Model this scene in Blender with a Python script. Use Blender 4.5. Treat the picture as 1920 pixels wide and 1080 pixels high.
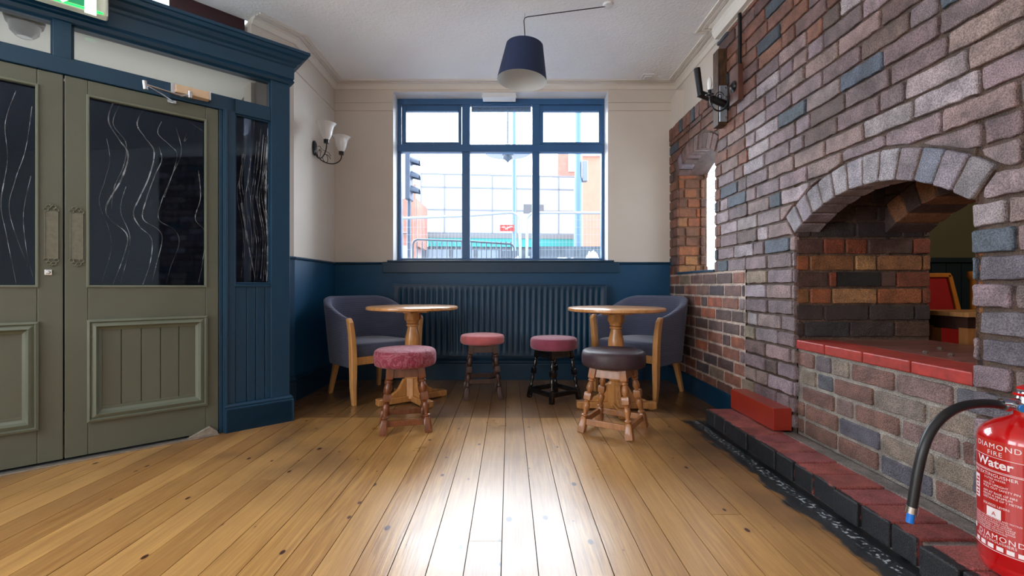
import bpy, bmesh, math, random
from mathutils import Vector, Matrix
random.seed(7)
for o in list(bpy.data.objects): bpy.data.objects.remove(o)
S = bpy.context.scene
COL = S.collection
PI = math.pi
# ---------------------------------------------------------------- camera, world, exposure
CAMZ = 0.86; F = 853.0; VX = 955.0; VY = 537.0; D = 4.2
cam = bpy.data.cameras.new('camera'); co = bpy.data.objects.new('camera', cam); COL.objects.link(co)
co.location = (0, 0, CAMZ); co.rotation_euler = (PI/2, 0, 0)
cam.sensor_width = 36; cam.lens = F/1920*36; cam.shift_x = 5/1920; cam.shift_y = -3/1920; cam.clip_start = .02
S.camera = co
S.view_settings.view_transform = 'Standard'; S.view_settings.look = 'None'
S.view_settings.gamma = 1; S.view_settings.use_curve_mapping = False
S.view_settings.exposure = 0.78
W = bpy.data.worlds.new('world'); S.world = W; W.use_nodes = True
wn = W.node_tree; bgn = wn.nodes['Background']
tc = wn.nodes.new('ShaderNodeTexCoord'); sp = wn.nodes.new('ShaderNodeSeparateXYZ')
wn.links.new(tc.outputs['Generated'], sp.inputs[0])
mr = wn.nodes.new('ShaderNodeMapRange'); mr.inputs[1].default_value = -.6; mr.inputs[2].default_value = .7
mr.inputs[3].default_value = 3.2; mr.inputs[4].default_value = 10.0
wn.links.new(sp.outputs['Y'], mr.inputs[0]); wn.links.new(mr.outputs[0], bgn.inputs['Strength'])
bgn.inputs['Color'].default_value = (.84, .92, 1, 1)

def area(name, loc, rot, sx, sy, power, color=(1, 1, 1), portal=False):
    l = bpy.data.lights.new(name, 'AREA'); l.shape = 'RECTANGLE'; l.size = sx; l.size_y = sy
    l.energy = power; l.color = color
    o = bpy.data.objects.new(name, l); COL.objects.link(o); o.location = loc; o.rotation_euler = rot
    if portal: l.cycles.is_portal = True
    return o
area('window_portal', (-.08, 4.5, 1.88), (-PI/2, 0, 0), 1.95, 1.55, 1, portal=True)
area('niche_portal', (1.76, 3.64, 1.45), (0, PI/2, 0), .95, .72, 1, portal=True)
# portals at two openings added in the unseen left wall, plus added fill lamps
area('side_opening_portal', (-3.3, -1.8, 1.6), (0, -PI/2, 0), 1.8, 1.6, 1, portal=True)
area('side_opening_portal', (-3.3, .2, 1.6), (0, -PI/2, 0), 1.8, 1.6, 1, portal=True)
area('side_fill_light', (-3.19, -1.8, 1.6), (0, -PI/2, 0), 1.7, 1.5, 15, (1, .97, .94))
area('side_fill_light', (-3.19, .2, 1.6), (0, -PI/2, 0), 1.7, 1.5, 15, (1, .97, .94))

# ---------------------------------------------------------------- helpers
def C(h):
    if isinstance(h, str):
        v = [int(h[i:i+2], 16)/255 for i in (0, 2, 4)]
    else: v = [c/255 for c in h]
    return tuple((c/12.92 if c <= .04045 else ((c+.055)/1.055)**2.4) for c in v) + (1,)
MATS = {}
def mat(name, col=(128, 128, 128), rough=.6, var=.0, vscale=8, bump=0, bscale=60, metal=0, coat=0, attr=False,
        stretch=(1, 1, 1), spec=.5, emit=None, estr=0, col2=None, bdist=.002, det=4, sheen=0):
    if name in MATS: return MATS[name]
    m = bpy.data.materials.new(name); m.use_nodes = True; nt = m.node_tree; p = nt.nodes['Principled BSDF']
    p.inputs['Roughness'].default_value = rough; p.inputs['Metallic'].default_value = metal
    p.inputs['Coat Weight'].default_value = coat; p.inputs['Specular IOR Level'].default_value = spec
    p.inputs['Sheen Weight'].default_value = sheen
    c = C(col); p.inputs['Base Color'].default_value = c
    N = nt.nodes.new; L = nt.links.new
    tcn = N('ShaderNodeTexCoord'); mp = N('ShaderNodeMapping'); mp.inputs['Scale'].default_value = stretch
    L(tcn.outputs['Object'], mp.inputs[0])
    src = None
    if attr:
        a = N('ShaderNodeAttribute'); a.attribute_name = 'bcol'; src = a.outputs['Color']
    if var > 0 or col2:
        n = N('ShaderNodeTexNoise'); n.inputs['Scale'].default_value = vscale; n.inputs['Detail'].default_value = det
        L(mp.outputs[0], n.inputs[0])
        r = N('ShaderNodeMapRange'); r.inputs[1].default_value = .3; r.inputs[2].default_value = .7
        L(n.outputs[0], r.inputs[0])
        if col2:
            mx = N('ShaderNodeMix'); mx.data_type = 'RGBA'; L(r.outputs[0], mx.inputs[0])
            mx.inputs[6].default_value = c; mx.inputs[7].default_value = C(col2); src = mx.outputs[2]
        else:
            r.inputs[3].default_value = 1-var; r.inputs[4].default_value = 1+var
            vm = N('ShaderNodeVectorMath'); vm.operation = 'SCALE'
            if src: L(src, vm.inputs[0])
            else: vm.inputs[0].default_value = c[:3]
            L(r.outputs[0], vm.inputs[3]); src = vm.outputs[0]
    if src: L(src, p.inputs['Base Color'])
    if bump > 0:
        n2 = N('ShaderNodeTexNoise'); n2.inputs['Scale'].default_value = bscale; n2.inputs['Detail'].default_value = 5
        L(mp.outputs[0], n2.inputs[0]); b = N('ShaderNodeBump'); b.inputs['Strength'].default_value = bump
        b.inputs['Distance'].default_value = bdist
        L(n2.outputs[0], b.inputs['Height']); L(b.outputs[0], p.inputs['Normal'])
    if emit is not None:
        p.inputs['Emission Color'].default_value = C(emit); p.inputs['Emission Strength'].default_value = estr
    MATS[name] = m; return m

class MB:
    def __init__(s): s.v = []; s.f = []; s.c = []; s.col = (1, 1, 1, 1)
    def add(s, vs, fs, M=None):
        o = len(s.v)
        for v in vs:
            v = Vector(v)
            if M is not None: v = M @ v
            s.v.append(v); s.c.append(s.col)
        s.f += [[i+o for i in f] for f in fs]
        return s
    def box(s, x0, x1, y0, y1, z0, z1, M=None):
        vs = [(x, y, z) for z in (z0, z1) for y in (y0, y1) for x in (x0, x1)]
        return s.add(vs, [[0, 2, 3, 1], [4, 5, 7, 6], [0, 1, 5, 4], [2, 6, 7, 3], [0, 4, 6, 2], [1, 3, 7, 5]], M)
    def rings(s, rs, M=None, cap=True, closed=True):
        n = len(rs[0]); vs = [p for r in rs for p in r]; fs = []
        for i in range(len(rs)-1):
            for j in range(n if closed else n-1):
                a = i*n+j; b = i*n+(j+1) % n
                fs.append([a, b, b+n, a+n])
        if cap and closed: fs.append(list(range(n))[::-1]); fs.append(list(range((len(rs)-1)*n, len(rs)*n)))
        return s.add(vs, fs, M)
    def lathe(s, prof, n=32, M=None, cap=True):
        return s.rings([[(r*math.cos(2*PI*j/n), r*math.sin(2*PI*j/n), z) for j in range(n)] for r, z in prof], M, cap)
    def tube(s, pts, r, n=10, M=None, cap=True):
        pts = [Vector(p) for p in pts]; rs = []; up = None
        for i, p in enumerate(pts):
            t = (pts[min(i+1, len(pts)-1)]-pts[max(i-1, 0)]).normalized()
            if up is None: up = t.orthogonal().normalized()
            else: up = (up-t*up.dot(t)).normalized()
            w = t.cross(up); rr = r[i] if isinstance(r, (list, tuple)) else r
            rs.append([p+(up*math.cos(2*PI*j/n)+w*math.sin(2*PI*j/n))*rr for j in range(n)])
        return s.rings(rs, M, cap)
    def prism(s, poly, z0, z1, M=None):
        n = len(poly)
        return s.rings([[(x, y, z0) for x, y in poly], [(x, y, z1) for x, y in poly]], M)
    def sweep(s, path, prof):
        # path: (x,y) list, interior on the right-hand side; prof: closed (d,z) list
        P = [Vector((p[0], p[1])) for p in path]; rs = []
        for i, p in enumerate(P):
            ds = []
            if i > 0: ds.append((P[i]-P[i-1]).normalized())
            if i < len(P)-1: ds.append((P[i+1]-P[i]).normalized())
            ns = [Vector((d.y, -d.x)) for d in ds]
            if len(ns) == 1: m = ns[0]
            else:
                m = (ns[0]+ns[1]).normalized(); m = m/max(.3, m.dot(ns[0]))
            rs.append([(p.x+m.x*d, p.y+m.y*d, z) for d, z in prof])
        return s.rings(rs)
    def build(s, name, m, parent=None, smooth=False, bevel=0, loc=None, segs=2, angle=35):
        me = bpy.data.meshes.new(name); me.from_pydata([tuple(v) for v in s.v], [], s.f); me.update()
        bm = bmesh.new(); bm.from_mesh(me); bmesh.ops.recalc_face_normals(bm, faces=bm.faces); bm.to_mesh(me); bm.free()
        a = me.color_attributes.new('bcol', 'FLOAT_COLOR', 'POINT')
        flat = [x for c in s.c for x in (tuple(c)+(1,))[:4]]; a.data.foreach_set('color', flat)
        if m: me.materials.append(m)
        o = bpy.data.objects.new(name, me); COL.objects.link(o)
        if parent: o.parent = parent
        if loc: o.location = loc
        if smooth:
            for p in me.polygons: p.use_smooth = True
            try: me.set_sharp_from_angle(angle=math.radians(angle))
            except Exception: pass
        if bevel > 0:
            b = o.modifiers.new('bevel', 'BEVEL'); b.width = bevel; b.segments = segs; b.limit_method = 'ANGLE'
            b.angle_limit = math.radians(40)
        return o
def tag(o, label=None, cat=None, group=None, kind=None):
    if label: o['label'] = label
    if cat: o['category'] = cat
    if group: o['group'] = group
    if kind: o['kind'] = kind
    return o
def thing(name, label, cat, loc=(0, 0, 0), rz=0, group=None):
    o = bpy.data.objects.new(name, None); COL.objects.link(o); o.location = loc; o.rotation_euler = (0, 0, rz)
    o.empty_display_size = .05
    return tag(o, label, cat, group)
def struct(o, label=None, cat=None):
    o['kind'] = 'structure'
    if label: o['label'] = label
    if cat: o['category'] = cat
    return o
def at(u, v, Y): return Vector(((u-VX)/F*Y, Y, CAMZ-(v-VY)/F*Y))
def text_mb(txt, size, align='LEFT', bold=False, spacing=1.0):
    cu = bpy.data.curves.new('t', 'FONT'); cu.body = txt; cu.size = size; cu.align_x = align; cu.resolution_u = 3
    cu.space_character = spacing
    if bold and size > .02: cu.offset = size*.022
    o = bpy.data.objects.new('t', cu); COL.objects.link(o)
    bpy.context.view_layer.update()
    me = bpy.data.meshes.new_from_object(o.evaluated_get(bpy.context.evaluated_depsgraph_get()))
    vs = [tuple(v.co) for v in me.vertices]; fs = [list(p.vertices) for p in me.polygons]
    bpy.data.objects.remove(o); bpy.data.curves.remove(cu); bpy.data.meshes.remove(me)
    return vs, fs

# ---------------------------------------------------------------- materials
CREAM = mat('cream_plaster', (212, 204, 194), .75, .03, 2.5, .12, 30)
CEIL = mat('artex_ceiling', (236, 239, 242), .8, .02, 3, .9, 55, bdist=.006)
WHITE = mat('white_gloss_paint', (222, 224, 226), .4, .02, 5)
BLUE = mat('blue_gloss_paint', (4, 54, 82), .42, .10, 3, .10, 90, coat=.08)
BLUEW = mat('blue_wall_paint', (5, 68, 104), .5, .08, 2.2, .08, 40)
BLUEF = mat('window_frame_blue', (46, 96, 146), .38, .06, 4, coat=.1)  # blue lightened to put the window glare into the frame colour
GREEN = mat('sage_green_paint', (88, 92, 80), .42, .06, 3, .12, 50, coat=.15)
GREENM = mat('sage_moulding_paint', (99, 106, 92), .4, .05, 6, coat=.2)
MAROON = mat('maroon_paint', (52, 14, 24), .4, .2, 5)
CHROME = mat('polished_steel', (200, 203, 208), .22, metal=1)
BLACKM = mat('black_iron', (16, 18, 24), .35, .15, 20, metal=.3, coat=.4)
OAK = mat('oak_wood', (186, 130, 74), .34, .22, 9, .1, 40, coat=.3, stretch=(6, 6, 1))
OAKT = mat('oak_tabletop', (196, 140, 86), .28, .22, 7, .08, 30, coat=.5, stretch=(1.2, 9, 1))
OAKD = mat('brown_varnished_wood', (112, 62, 34), .34, .3, 9, .1, 40, coat=.25, stretch=(5, 5, 1))
OAKM = mat('tan_varnished_wood', (158, 104, 60), .34, .28, 9, .1, 40, coat=.25, stretch=(5, 5, 1))
WALNUT = mat('dark_walnut_wood', (64, 40, 34), .4, .3, 9, coat=.15, stretch=(5, 5, 1))
BLACKW = mat('black_lacquered_wood', (12, 14, 18), .2, .2, 9, coat=.6)
BEECH = mat('beech_chair_wood', (200, 146, 88), .38, .15, 8, .05, 40, coat=.2, stretch=(5, 5, 1))
REDP = mat('red_gloss_paint', (146, 44, 30), .32, .12, 5, .1, 30, coat=.3)
REDX = mat('extinguisher_red', (190, 12, 14), .2, .02, 3, coat=.9)
BLACKR = mat('black_rubber', (22, 23, 26), .42)
GLOSSW = mat('opal_glass', (232, 234, 232), .25, coat=.4)

def ribbed(name, col, col2, per=.010, rough=.85):
    m = bpy.data.materials.new(name); m.use_nodes = True; nt = m.node_tree; p = nt.nodes['Principled BSDF']
    N = nt.nodes.new; L = nt.links.new
    p.inputs['Roughness'].default_value = rough; p.inputs['Sheen Weight'].default_value = .15
    t = N('ShaderNodeTexCoord'); w = N('ShaderNodeTexWave'); w.wave_type = 'BANDS'; w.bands_direction = 'Z'
    w.inputs['Scale'].default_value = .314/per; w.inputs['Distortion'].default_value = .6; w.inputs['Detail'].default_value = 1
    L(t.outputs['Object'], w.inputs[0])
    mx = N('ShaderNodeMix'); mx.data_type = 'RGBA'; mx.inputs[6].default_value = C(col); mx.inputs[7].default_value = C(col2)
    L(w.outputs[1], mx.inputs[0]); L(mx.outputs[2], p.inputs['Base Color'])
    b = N('ShaderNodeBump'); b.inputs['Strength'].default_value = .5; b.inputs['Distance'].default_value = .002
    L(w.outputs[1], b.inputs['Height']); L(b.outputs[0], p.inputs['Normal'])
    return m
RIB = ribbed('ribbed_navy_fabric', (42, 46, 68), (104, 110, 138))
SEATF = mat('navy_seat_fabric', (66, 74, 100), .9, .12, 40, .3, 300, sheen=.5)

def glassmat(name, tint=(.9, .95, 1), ior=1.5, rough=.0, gcol=(1, 1, 1)):
    m = bpy.data.materials.new(name); m.use_nodes = True; nt = m.node_tree; nt.nodes.clear()
    N = nt.nodes.new; L = nt.links.new
    o = N('ShaderNodeOutputMaterial'); mx = N('ShaderNodeMixShader'); tr = N('ShaderNodeBsdfTransparent'); g = N('ShaderNodeBsdfGlossy')
    fr = N('ShaderNodeFresnel'); fr.inputs[0].default_value = ior; g.inputs[0].default_value = (*gcol, 1)
    g.inputs['Roughness'].default_value = rough; tr.inputs[0].default_value = (*tint, 1)
    L(fr.outputs[0], mx.inputs[0]); L(tr.outputs[0], mx.inputs[1]); L(g.outputs[0], mx.inputs[2]); L(mx.outputs[0], o.inputs[0])
    return m
GLASS = glassmat('clear_glass', (.98, .99, 1), 1.2)
DGLASS = glassmat('door_glass', (.35, .42, .56), 1.42, .03, (.62, .8, 1))
def smear():
    m = bpy.data.materials.new('dried_smear'); m.use_nodes = True; nt = m.node_tree; p = nt.nodes['Principled BSDF']
    N = nt.nodes.new; L = nt.links.new
    p.inputs['Base Color'].default_value = (.6, .68, .78, 1); p.inputs['Roughness'].default_value = .5
    t = N('ShaderNodeTexCoord'); n = N('ShaderNodeTexNoise'); n.inputs['Scale'].default_value = 16; n.inputs['Detail'].default_value = 6
    L(t.outputs['Object'], n.inputs[0]); r = N('ShaderNodeMapRange'); r.inputs[1].default_value = .35; r.inputs[2].default_value = .7
    r.inputs[3].default_value = .04; r.inputs[4].default_value = .55
    L(n.outputs[0], r.inputs[0]); L(r.outputs[0], p.inputs['Alpha'])
    return m
SMEAR = smear()

def brickmat(name, rough=.78, bump=.9, spec=.5):
    m = bpy.data.materials.new(name); m.use_nodes = True; nt = m.node_tree; p = nt.nodes['Principled BSDF']
    N = nt.nodes.new; L = nt.links.new
    p.inputs['Roughness'].default_value = rough; p.inputs['Specular IOR Level'].default_value = spec
    a = N('ShaderNodeAttribute'); a.attribute_name = 'bcol'; t = N('ShaderNodeTexCoord')
    n1 = N('ShaderNodeTexNoise'); n1.inputs['Scale'].default_value = 230; n1.inputs['Detail'].default_value = 3
    n2 = N('ShaderNodeTexNoise'); n2.inputs['Scale'].default_value = 14; n2.inputs['Detail'].default_value = 5
    L(t.outputs['Object'], n1.inputs[0]); L(t.outputs['Object'], n2.inputs[0])
    r1 = N('ShaderNodeMapRange'); r1.inputs[1].default_value = .38; r1.inputs[2].default_value = .62; r1.inputs[3].default_value = .6; r1.inputs[4].default_value = 1.38
    r2 = N('ShaderNodeMapRange'); r2.inputs[1].default_value = .3; r2.inputs[2].default_value = .7; r2.inputs[3].default_value = .56; r2.inputs[4].default_value = 1.2
    L(n1.outputs[0], r1.inputs[0]); L(n2.outputs[0], r2.inputs[0])
    mu = N('ShaderNodeMath'); mu.operation = 'MULTIPLY'; L(r1.outputs[0], mu.inputs[0]); L(r2.outputs[0], mu.inputs[1])
    vm = N('ShaderNodeVectorMath'); vm.operation = 'SCALE'; L(a.outputs['Color'], vm.inputs[0]); L(mu.outputs[0], vm.inputs[3])
    L(vm.outputs[0], p.inputs['Base Color'])
    ad = N('ShaderNodeMath'); ad.operation = 'ADD'; L(n1.outputs[0], ad.inputs[0]); 
    n3 = N('ShaderNodeTexNoise'); n3.inputs['Scale'].default_value = 38; n3.inputs['Detail'].default_value = 4; L(t.outputs['Object'], n3.inputs[0])
    L(n3.outputs[0], ad.inputs[1])
    b = N('ShaderNodeBump'); b.inputs['Strength'].default_value = bump; b.inputs['Distance'].default_value = .006
    L(ad.outputs[0], b.inputs['Height']); L(b.outputs[0], p.inputs['Normal'])
    return m
BRICK = brickmat('brickwork', .62, .9, .6)
BRICKS = brickmat('painted_tile_brick', .5, .5)

# ---------------------------------------------------------------- brick generator
def clip(poly, a, b, c):  # keep a*x+b*y<=c
    out = []
    for i in range(len(poly)):
        p = poly[i]; q = poly[(i+1) % len(poly)]
        dp = a*p[0]+b*p[1]-c; dq = a*q[0]+b*q[1]-c
        if dp <= 0: out.append(p)
        if (dp < 0 < dq) or (dq < 0 < dp):
            t = dp/(dp-dq); out.append((p[0]+(q[0]-p[0])*t, p[1]+(q[1]-p[1])*t))
    return out
def parea(p): return abs(sum(p[i][0]*p[(i+1) % len(p)][1]-p[(i+1) % len(p)][0]*p[i][1] for i in range(len(p))))/2 if len(p) > 2 else 0
class Arch:
    def __init__(s, s0, s1, zbot, zs, zc, ring):
        s.s0, s.s1, s.zbot, s.zs, s.ring = s0, s1, zbot, zs, ring
        s.sc = (s0+s1)/2; h = (s1-s0)/2; r = zc-zs
        s.R = (h*h+r*r)/(2*r); s.zc = zc-s.R; s.A = math.asin(h/s.R); s.zt = zc
    def top(s, x): return s.zc+math.sqrt(max(0, s.R**2-(x-s.sc)**2))
    def cut(s, poly):
        cx = sum(p[0] for p in poly)/len(poly); cz = sum(p[1] for p in poly)/len(poly)
        zmin = min(p[1] for p in poly); zmax = max(p[1] for p in poly)
        a = math.atan2(cx-s.sc, cz-s.zc); r = math.hypot(cx-s.sc, cz-s.zc); ro = s.R+s.ring+.009
        if cz > s.zs and abs(a) <= s.A+.02 and r < ro+.2:
            # the tangent nearest to this brick, outside the ring
            return clip(poly, -math.sin(a), -math.cos(a), -(s.sc*math.sin(a)+s.zc*math.cos(a)+ro))
        if zmax > s.zs+.003 and abs(a) > s.A and r < ro+.12 and cz > s.zc:
            g = 1 if a > 0 else -1; A = s.A; nx, nz = g*math.cos(A), -math.sin(A)
            poly = clip(poly, -nx, -nz, -(nx*s.sc+nz*s.zc+.009))
        if zmin < s.zs-.003 and zmax > s.zbot+.003 and len(poly) > 2:
            if cz < s.zbot and s.s0 < cx < s.s1: return clip(poly, 0, 1, s.zbot-.004)
            if cx < s.sc: return clip(poly, 1, 0, s.s0)
            return clip(poly, -1, 0, -s.s1)
        return poly
def vary(c, a=.12):
    k = 1+random.uniform(-a, a); return tuple(max(0, x*k*(1+random.uniform(-.04, .04))) for x in c[:3])+(1,)
def one_brick(mb, poly, fr, col, back=.02, proud=.004, jit=.0016, sp=.03, inset=.005):
    if parea(poly) < .0006: return
    O, Sx, Zx, Nn = fr; pts = []
    for i in range(len(poly)):
        p = Vector(poly[i]); q = Vector(poly[(i+1) % len(poly)]); L = (q-p).length
        if L < .004: continue
        n = max(1, int(L/sp)); e = min(.006, L*.25); d = (q-p)/L
        ts = [e/L]+[k/n for k in range(1, n)]+[1-e/L]
        for t in ts: pts.append(p+d*(L*t)+Vector((random.uniform(-jit, jit), random.uniform(-jit, jit))))
    if len(pts) < 3: return
    c = sum(pts, Vector((0, 0)))/len(pts)
    def ring(ins, n0):
        r = []
        for p in pts:
            d = c-p; q = p+d*(ins/max(d.length, ins*2))
            r.append(O+Sx*q.x+Zx*q.y+Nn*n0)
        return r
    pr = proud*random.uniform(.3, 1.6)
    mb.col = col; n = len(pts)
    rs = [ring(0, -back), ring(0, pr-.006), ring(inset*.35, pr-.002), ring(inset, pr)]
    vs = [v for r in rs for v in r]; fs = []
    for i in range(3):
        for j in range(n):
            a = i*n+j; b = i*n+(j+1) % n; fs.append([a, b, b+n, a+n])
    fs.append([3*n+j for j in range(n)])
    mb.add(vs, fs)
def bricks(mb, fr, s0, s1, z0, z1, colf, pitch=.0845, joint=.010, holes=(), hdr=.3, zoff=None, L=.235, **kw):
    k0 = int(math.floor((z0-(zoff if zoff is not None else z0))/pitch)); zb = (zoff if zoff is not None else z0)
    k = k0
    while True:
        za = zb+k*pitch; zt = za+pitch-joint
        if za > z1-.01: break
        s = s0-(random.uniform(.05, .1) if k % 2 else random.uniform(.15, .2))
        while s < s1:
            l = L if random.random() > hdr else L*.49
            a, b = s+joint/2, s+l-joint/2; s += l
            a2, b2 = max(a, s0), min(b, s1); zl, zu = max(za, z0), min(zt, z1)
            if b2-a2 < .025 or zu-zl < .012: continue
            poly = [(a2, zl), (b2, zl), (b2, zu), (a2, zu)]
            for h in holes:
                if len(poly) > 2: poly = h.cut(poly)
            if len(poly) > 2: one_brick(mb, poly, fr, colf((a2+b2)/2, (zl+zu)/2), **kw)
        k += 1
def voussoirs(mb, ar, fr, n, colf, depth=.11, joint=.009):
    for i in range(n):
        a0 = -ar.A+2*ar.A*i/n; a1 = -ar.A+2*ar.A*(i+1)/n; r0 = ar.R; r1 = ar.R+ar.ring
        j0 = joint/2/r0; j1 = joint/2/r1
        P = lambda r, a: (ar.sc+r*math.sin(a), ar.zc+r*math.cos(a))
        one_brick(mb, [P(r0, a0+j0), P(r1, a0+j1), P(r1, a1-j1), P(r0, a1-j0)], fr, colf(0, 0), back=depth, proud=.006)
def mortar(mb, fr, s0, s1, z0, z1, col, holes=(), n0=-.007, step=.012):
    O, Sx, Zx, Nn = fr; mb.col = col; N = max(1, int((s1-s0)/step))
    cuts = sorted({s0, s1, *[s0+(s1-s0)*i/N for i in range(N+1)], *[x for h in holes for x in (h.s0, h.s1) if s0 < x < s1]})
    for a, b in zip(cuts, cuts[1:]):
        segs = [((z0, z0), (z1, z1))]
        m = (a+b)/2
        for h in holes:
            if h.s0 < m < h.s1: segs = [((z0, z0), (h.zbot, h.zbot)), ((h.top(a)+.004, h.top(b)+.004), (z1, z1))]
        for (l0, l1), (u0, u1) in segs:
            if u0 <= l0: continue
            mb.add([O+Sx*a+Zx*l0+Nn*n0, O+Sx*b+Zx*l1+Nn*n0, O+Sx*b+Zx*u1+Nn*n0, O+Sx*a+Zx*u0+Nn*n0], [[0, 1, 2, 3]])
def pick(lst):
    tot = sum(w for w, _ in lst); r = random.uniform(0, tot)
    for w, c in lst:
        r -= w
        if r <= 0: return vary(C(c))
    return vary(C(lst[-1][1]))

XR = 1.482
FRR = (Vector((XR, 0, 0)), Vector((0, 1, 0)), Vector((0, 0, 1)), Vector((-1, 0, 0)))
big = Arch(1.453, 2.36, .10, 1.133, 1.285, .12)
niche = Arch(3.28, 4.01, .965, 1.83, 1.94, .115)
PURP = [(5, (132, 114, 118)), (4, (142, 119, 116)), (1.2, (80, 90, 102)), (3, (116, 98, 100)), (2.5, (160, 146, 150)), (1.2, (104, 84, 80))]
REDB = [(4, (118, 78, 66)), (3, (134, 88, 70)), (1.6, (66, 74, 84)), (2, (96, 70, 66)), (2, (128, 98, 94))]
LOWB = [(3, (142, 92, 76)), (3, (120, 88, 80)), (2.5, (98, 76, 74)), (1.6, (140, 122, 104)), (1, (160, 92, 68)), (1.4, (82, 70, 74))]
PLAT = [(3, (104, 92, 96)), (3, (116, 94, 90)), (2, (86, 84, 92)), (2.0, (118, 84, 74)), (1.4, (126, 112, 100))]
def col_main(s, z):
    red = max(0, min(1, (z-1.9)*1.3+(s-2.35)*.9))
    if s > 2.82+.12*math.sin(z*19) and z < .965: return pick(LOWB)
    if s > 3.21: return pick(REDB)
    if random.random() < red: return pick(REDB)
    if s < 1.45 and z < .95: return pick([(3, (110, 92, 90)), (3, (98, 92, 100)), (2, (150, 132, 120))])
    return pick(PURP)
mb = MB()
ZO = .965-11*.0845
bricks(mb, FRR, -.6, 2.87, .10, .966, col_main, holes=(big,), zoff=ZO, hdr=.22, joint=.014, jit=.0026)
bricks(mb, FRR, 2.87, 4.2, .135, .966, col_main, zoff=ZO, hdr=.2, joint=.015, proud=.002, jit=.0016)
bricks(mb, FRR, -.6, 3.24, .965, 2.592, col_main, holes=(big,), zoff=ZO, hdr=.22, joint=.013, jit=.0030)
bricks(mb, FRR, 3.24, 4.2, .965, 2.185, col_main, holes=(niche,), zoff=ZO, hdr=.2, joint=.013)
s = 3.21
while s < 4.19:
    one_brick(mb, [(s+.004, 2.19), (min(s+.078, 4.2), 2.19), (min(s+.078, 4.2), 2.302), (s+.004, 2.302)], FRR, pick(REDB), back=.06, proud=.008); s += .084
voussoirs(mb, big, FRR, 12, lambda a, b: pick([(3, (150, 142, 150)), (2, (132, 122, 128)), (2, (120, 122, 138))]), depth=.12)
voussoirs(mb, niche, FRR, 10, lambda a, b: pick([(2, (126, 100, 96)), (2, (110, 84, 78)), (1, (124, 112, 120))]), depth=.10)
mortar(mb, FRR, -.6, 2.86, .0, 2.592, C((84, 64, 52)), (big,), n0=-.010)
mortar(mb, FRR, 2.86, 4.2, .0, .966, C((196, 176, 162)), (), n0=-.003)
mortar(mb, FRR, 2.86, 4.2, .966, 2.19, C((96, 74, 60)), (niche,))
mortar(mb, FRR, 2.86, 3.21, 2.19, 2.592, C((96, 74, 60)), ())
mortar(mb, FRR, 3.21, 4.2, 2.19, 2.30, C((96, 74, 60)), ())
# niche reveal: far jamb facing the camera, near jamb, vault
FJ = (Vector((XR, 4.01, 0)), Vector((1, 0, 0)), Vector((0, 0, 1)), Vector((0, -1, 0)))
ORB = [(3, (150, 82, 42)), (2, (116, 70, 44)), (2, (134, 74, 40)), (1, (168, 110, 60))]
bricks(mb, FJ, .012, .20, .985, 1.90, lambda a, b: pick(ORB), zoff=ZO, hdr=.3, proud=.003)
bricks(mb, (Vector((XR, 3.995, 0)), *FJ[1:]), .20, .262, .985, 1.90, lambda a, b: pick([(1, (96, 60, 44)), (1, (118, 72, 46))]), zoff=ZO, hdr=1, proud=.003)
mortar(mb, FJ, 0, .262, .965, 1.92, C((118, 78, 50)))
mb.col = C((112, 74, 52)); mb.box(XR+.006, XR+.262, 3.25, 3.278, .965, 1.86)
for ar, x0, x1, c in ((niche, XR+.1, XR+.262, (92, 66, 58)), (big, XR, XR+.125, (96, 76, 66)), (big, 1.95, 2.17, (120, 84, 62))):
    mb.col = C(c); rs = []
    for i in range(25):
        a = -ar.A+2*ar.A*i/24; r = ar.R+.005
        rs.append([(x0, ar.sc+r*math.sin(a), ar.zc+r*math.cos(a)), (x1, ar.sc+r*math.sin(a), ar.zc+r*math.cos(a)),
                   (x1, ar.sc+(r+.1)*math.sin(a), ar.zc+(r+.1)*math.cos(a)), (x0, ar.sc+(r+.1)*math.sin(a), ar.zc+(r+.1)*math.cos(a))])
    mb.rings(rs)
# second (rear) arch ring seen from the front side of the hearth
FR2 = (Vector((1.95, 0, 0)), *FRR[1:])
voussoirs(mb, big, FR2, 12, lambda a, b: pick([(1, (110, 78, 62)), (1, (78, 62, 58)), (1, (150, 104, 76))]), depth=.22)
bricks(mb, FR2, 1.3, 2.5, 1.0, 1.8, lambda a, b: pick([(1, (70, 56, 52)), (1, (54, 46, 46))]), holes=(Arch(1.453, 2.36, .3, 1.133, 1.285, .12),))
mortar(mb, FR2, 1.3, 2.5, 1.0, 1.8, C((64, 52, 46)), (Arch(1.453, 2.36, .3, 1.133, 1.285, .12),))
# back of the front arch wall and the flue top, dark with soot
FRB = (Vector((XR+.13, 0, 0)), Vector((0, 1, 0)), Vector((0, 0, 1)), Vector((1, 0, 0)))
mortar(mb, FRB, 1.3, 2.5, 1.0, 1.8, C((50, 42, 38)), (Arch(1.453, 2.36, .3, 1.133, 1.285, .12),))
mb.col = C((30, 28, 28)); mb.box(XR+.02, 2.17, 1.3, 2.5, 1.8, 1.86)
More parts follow.
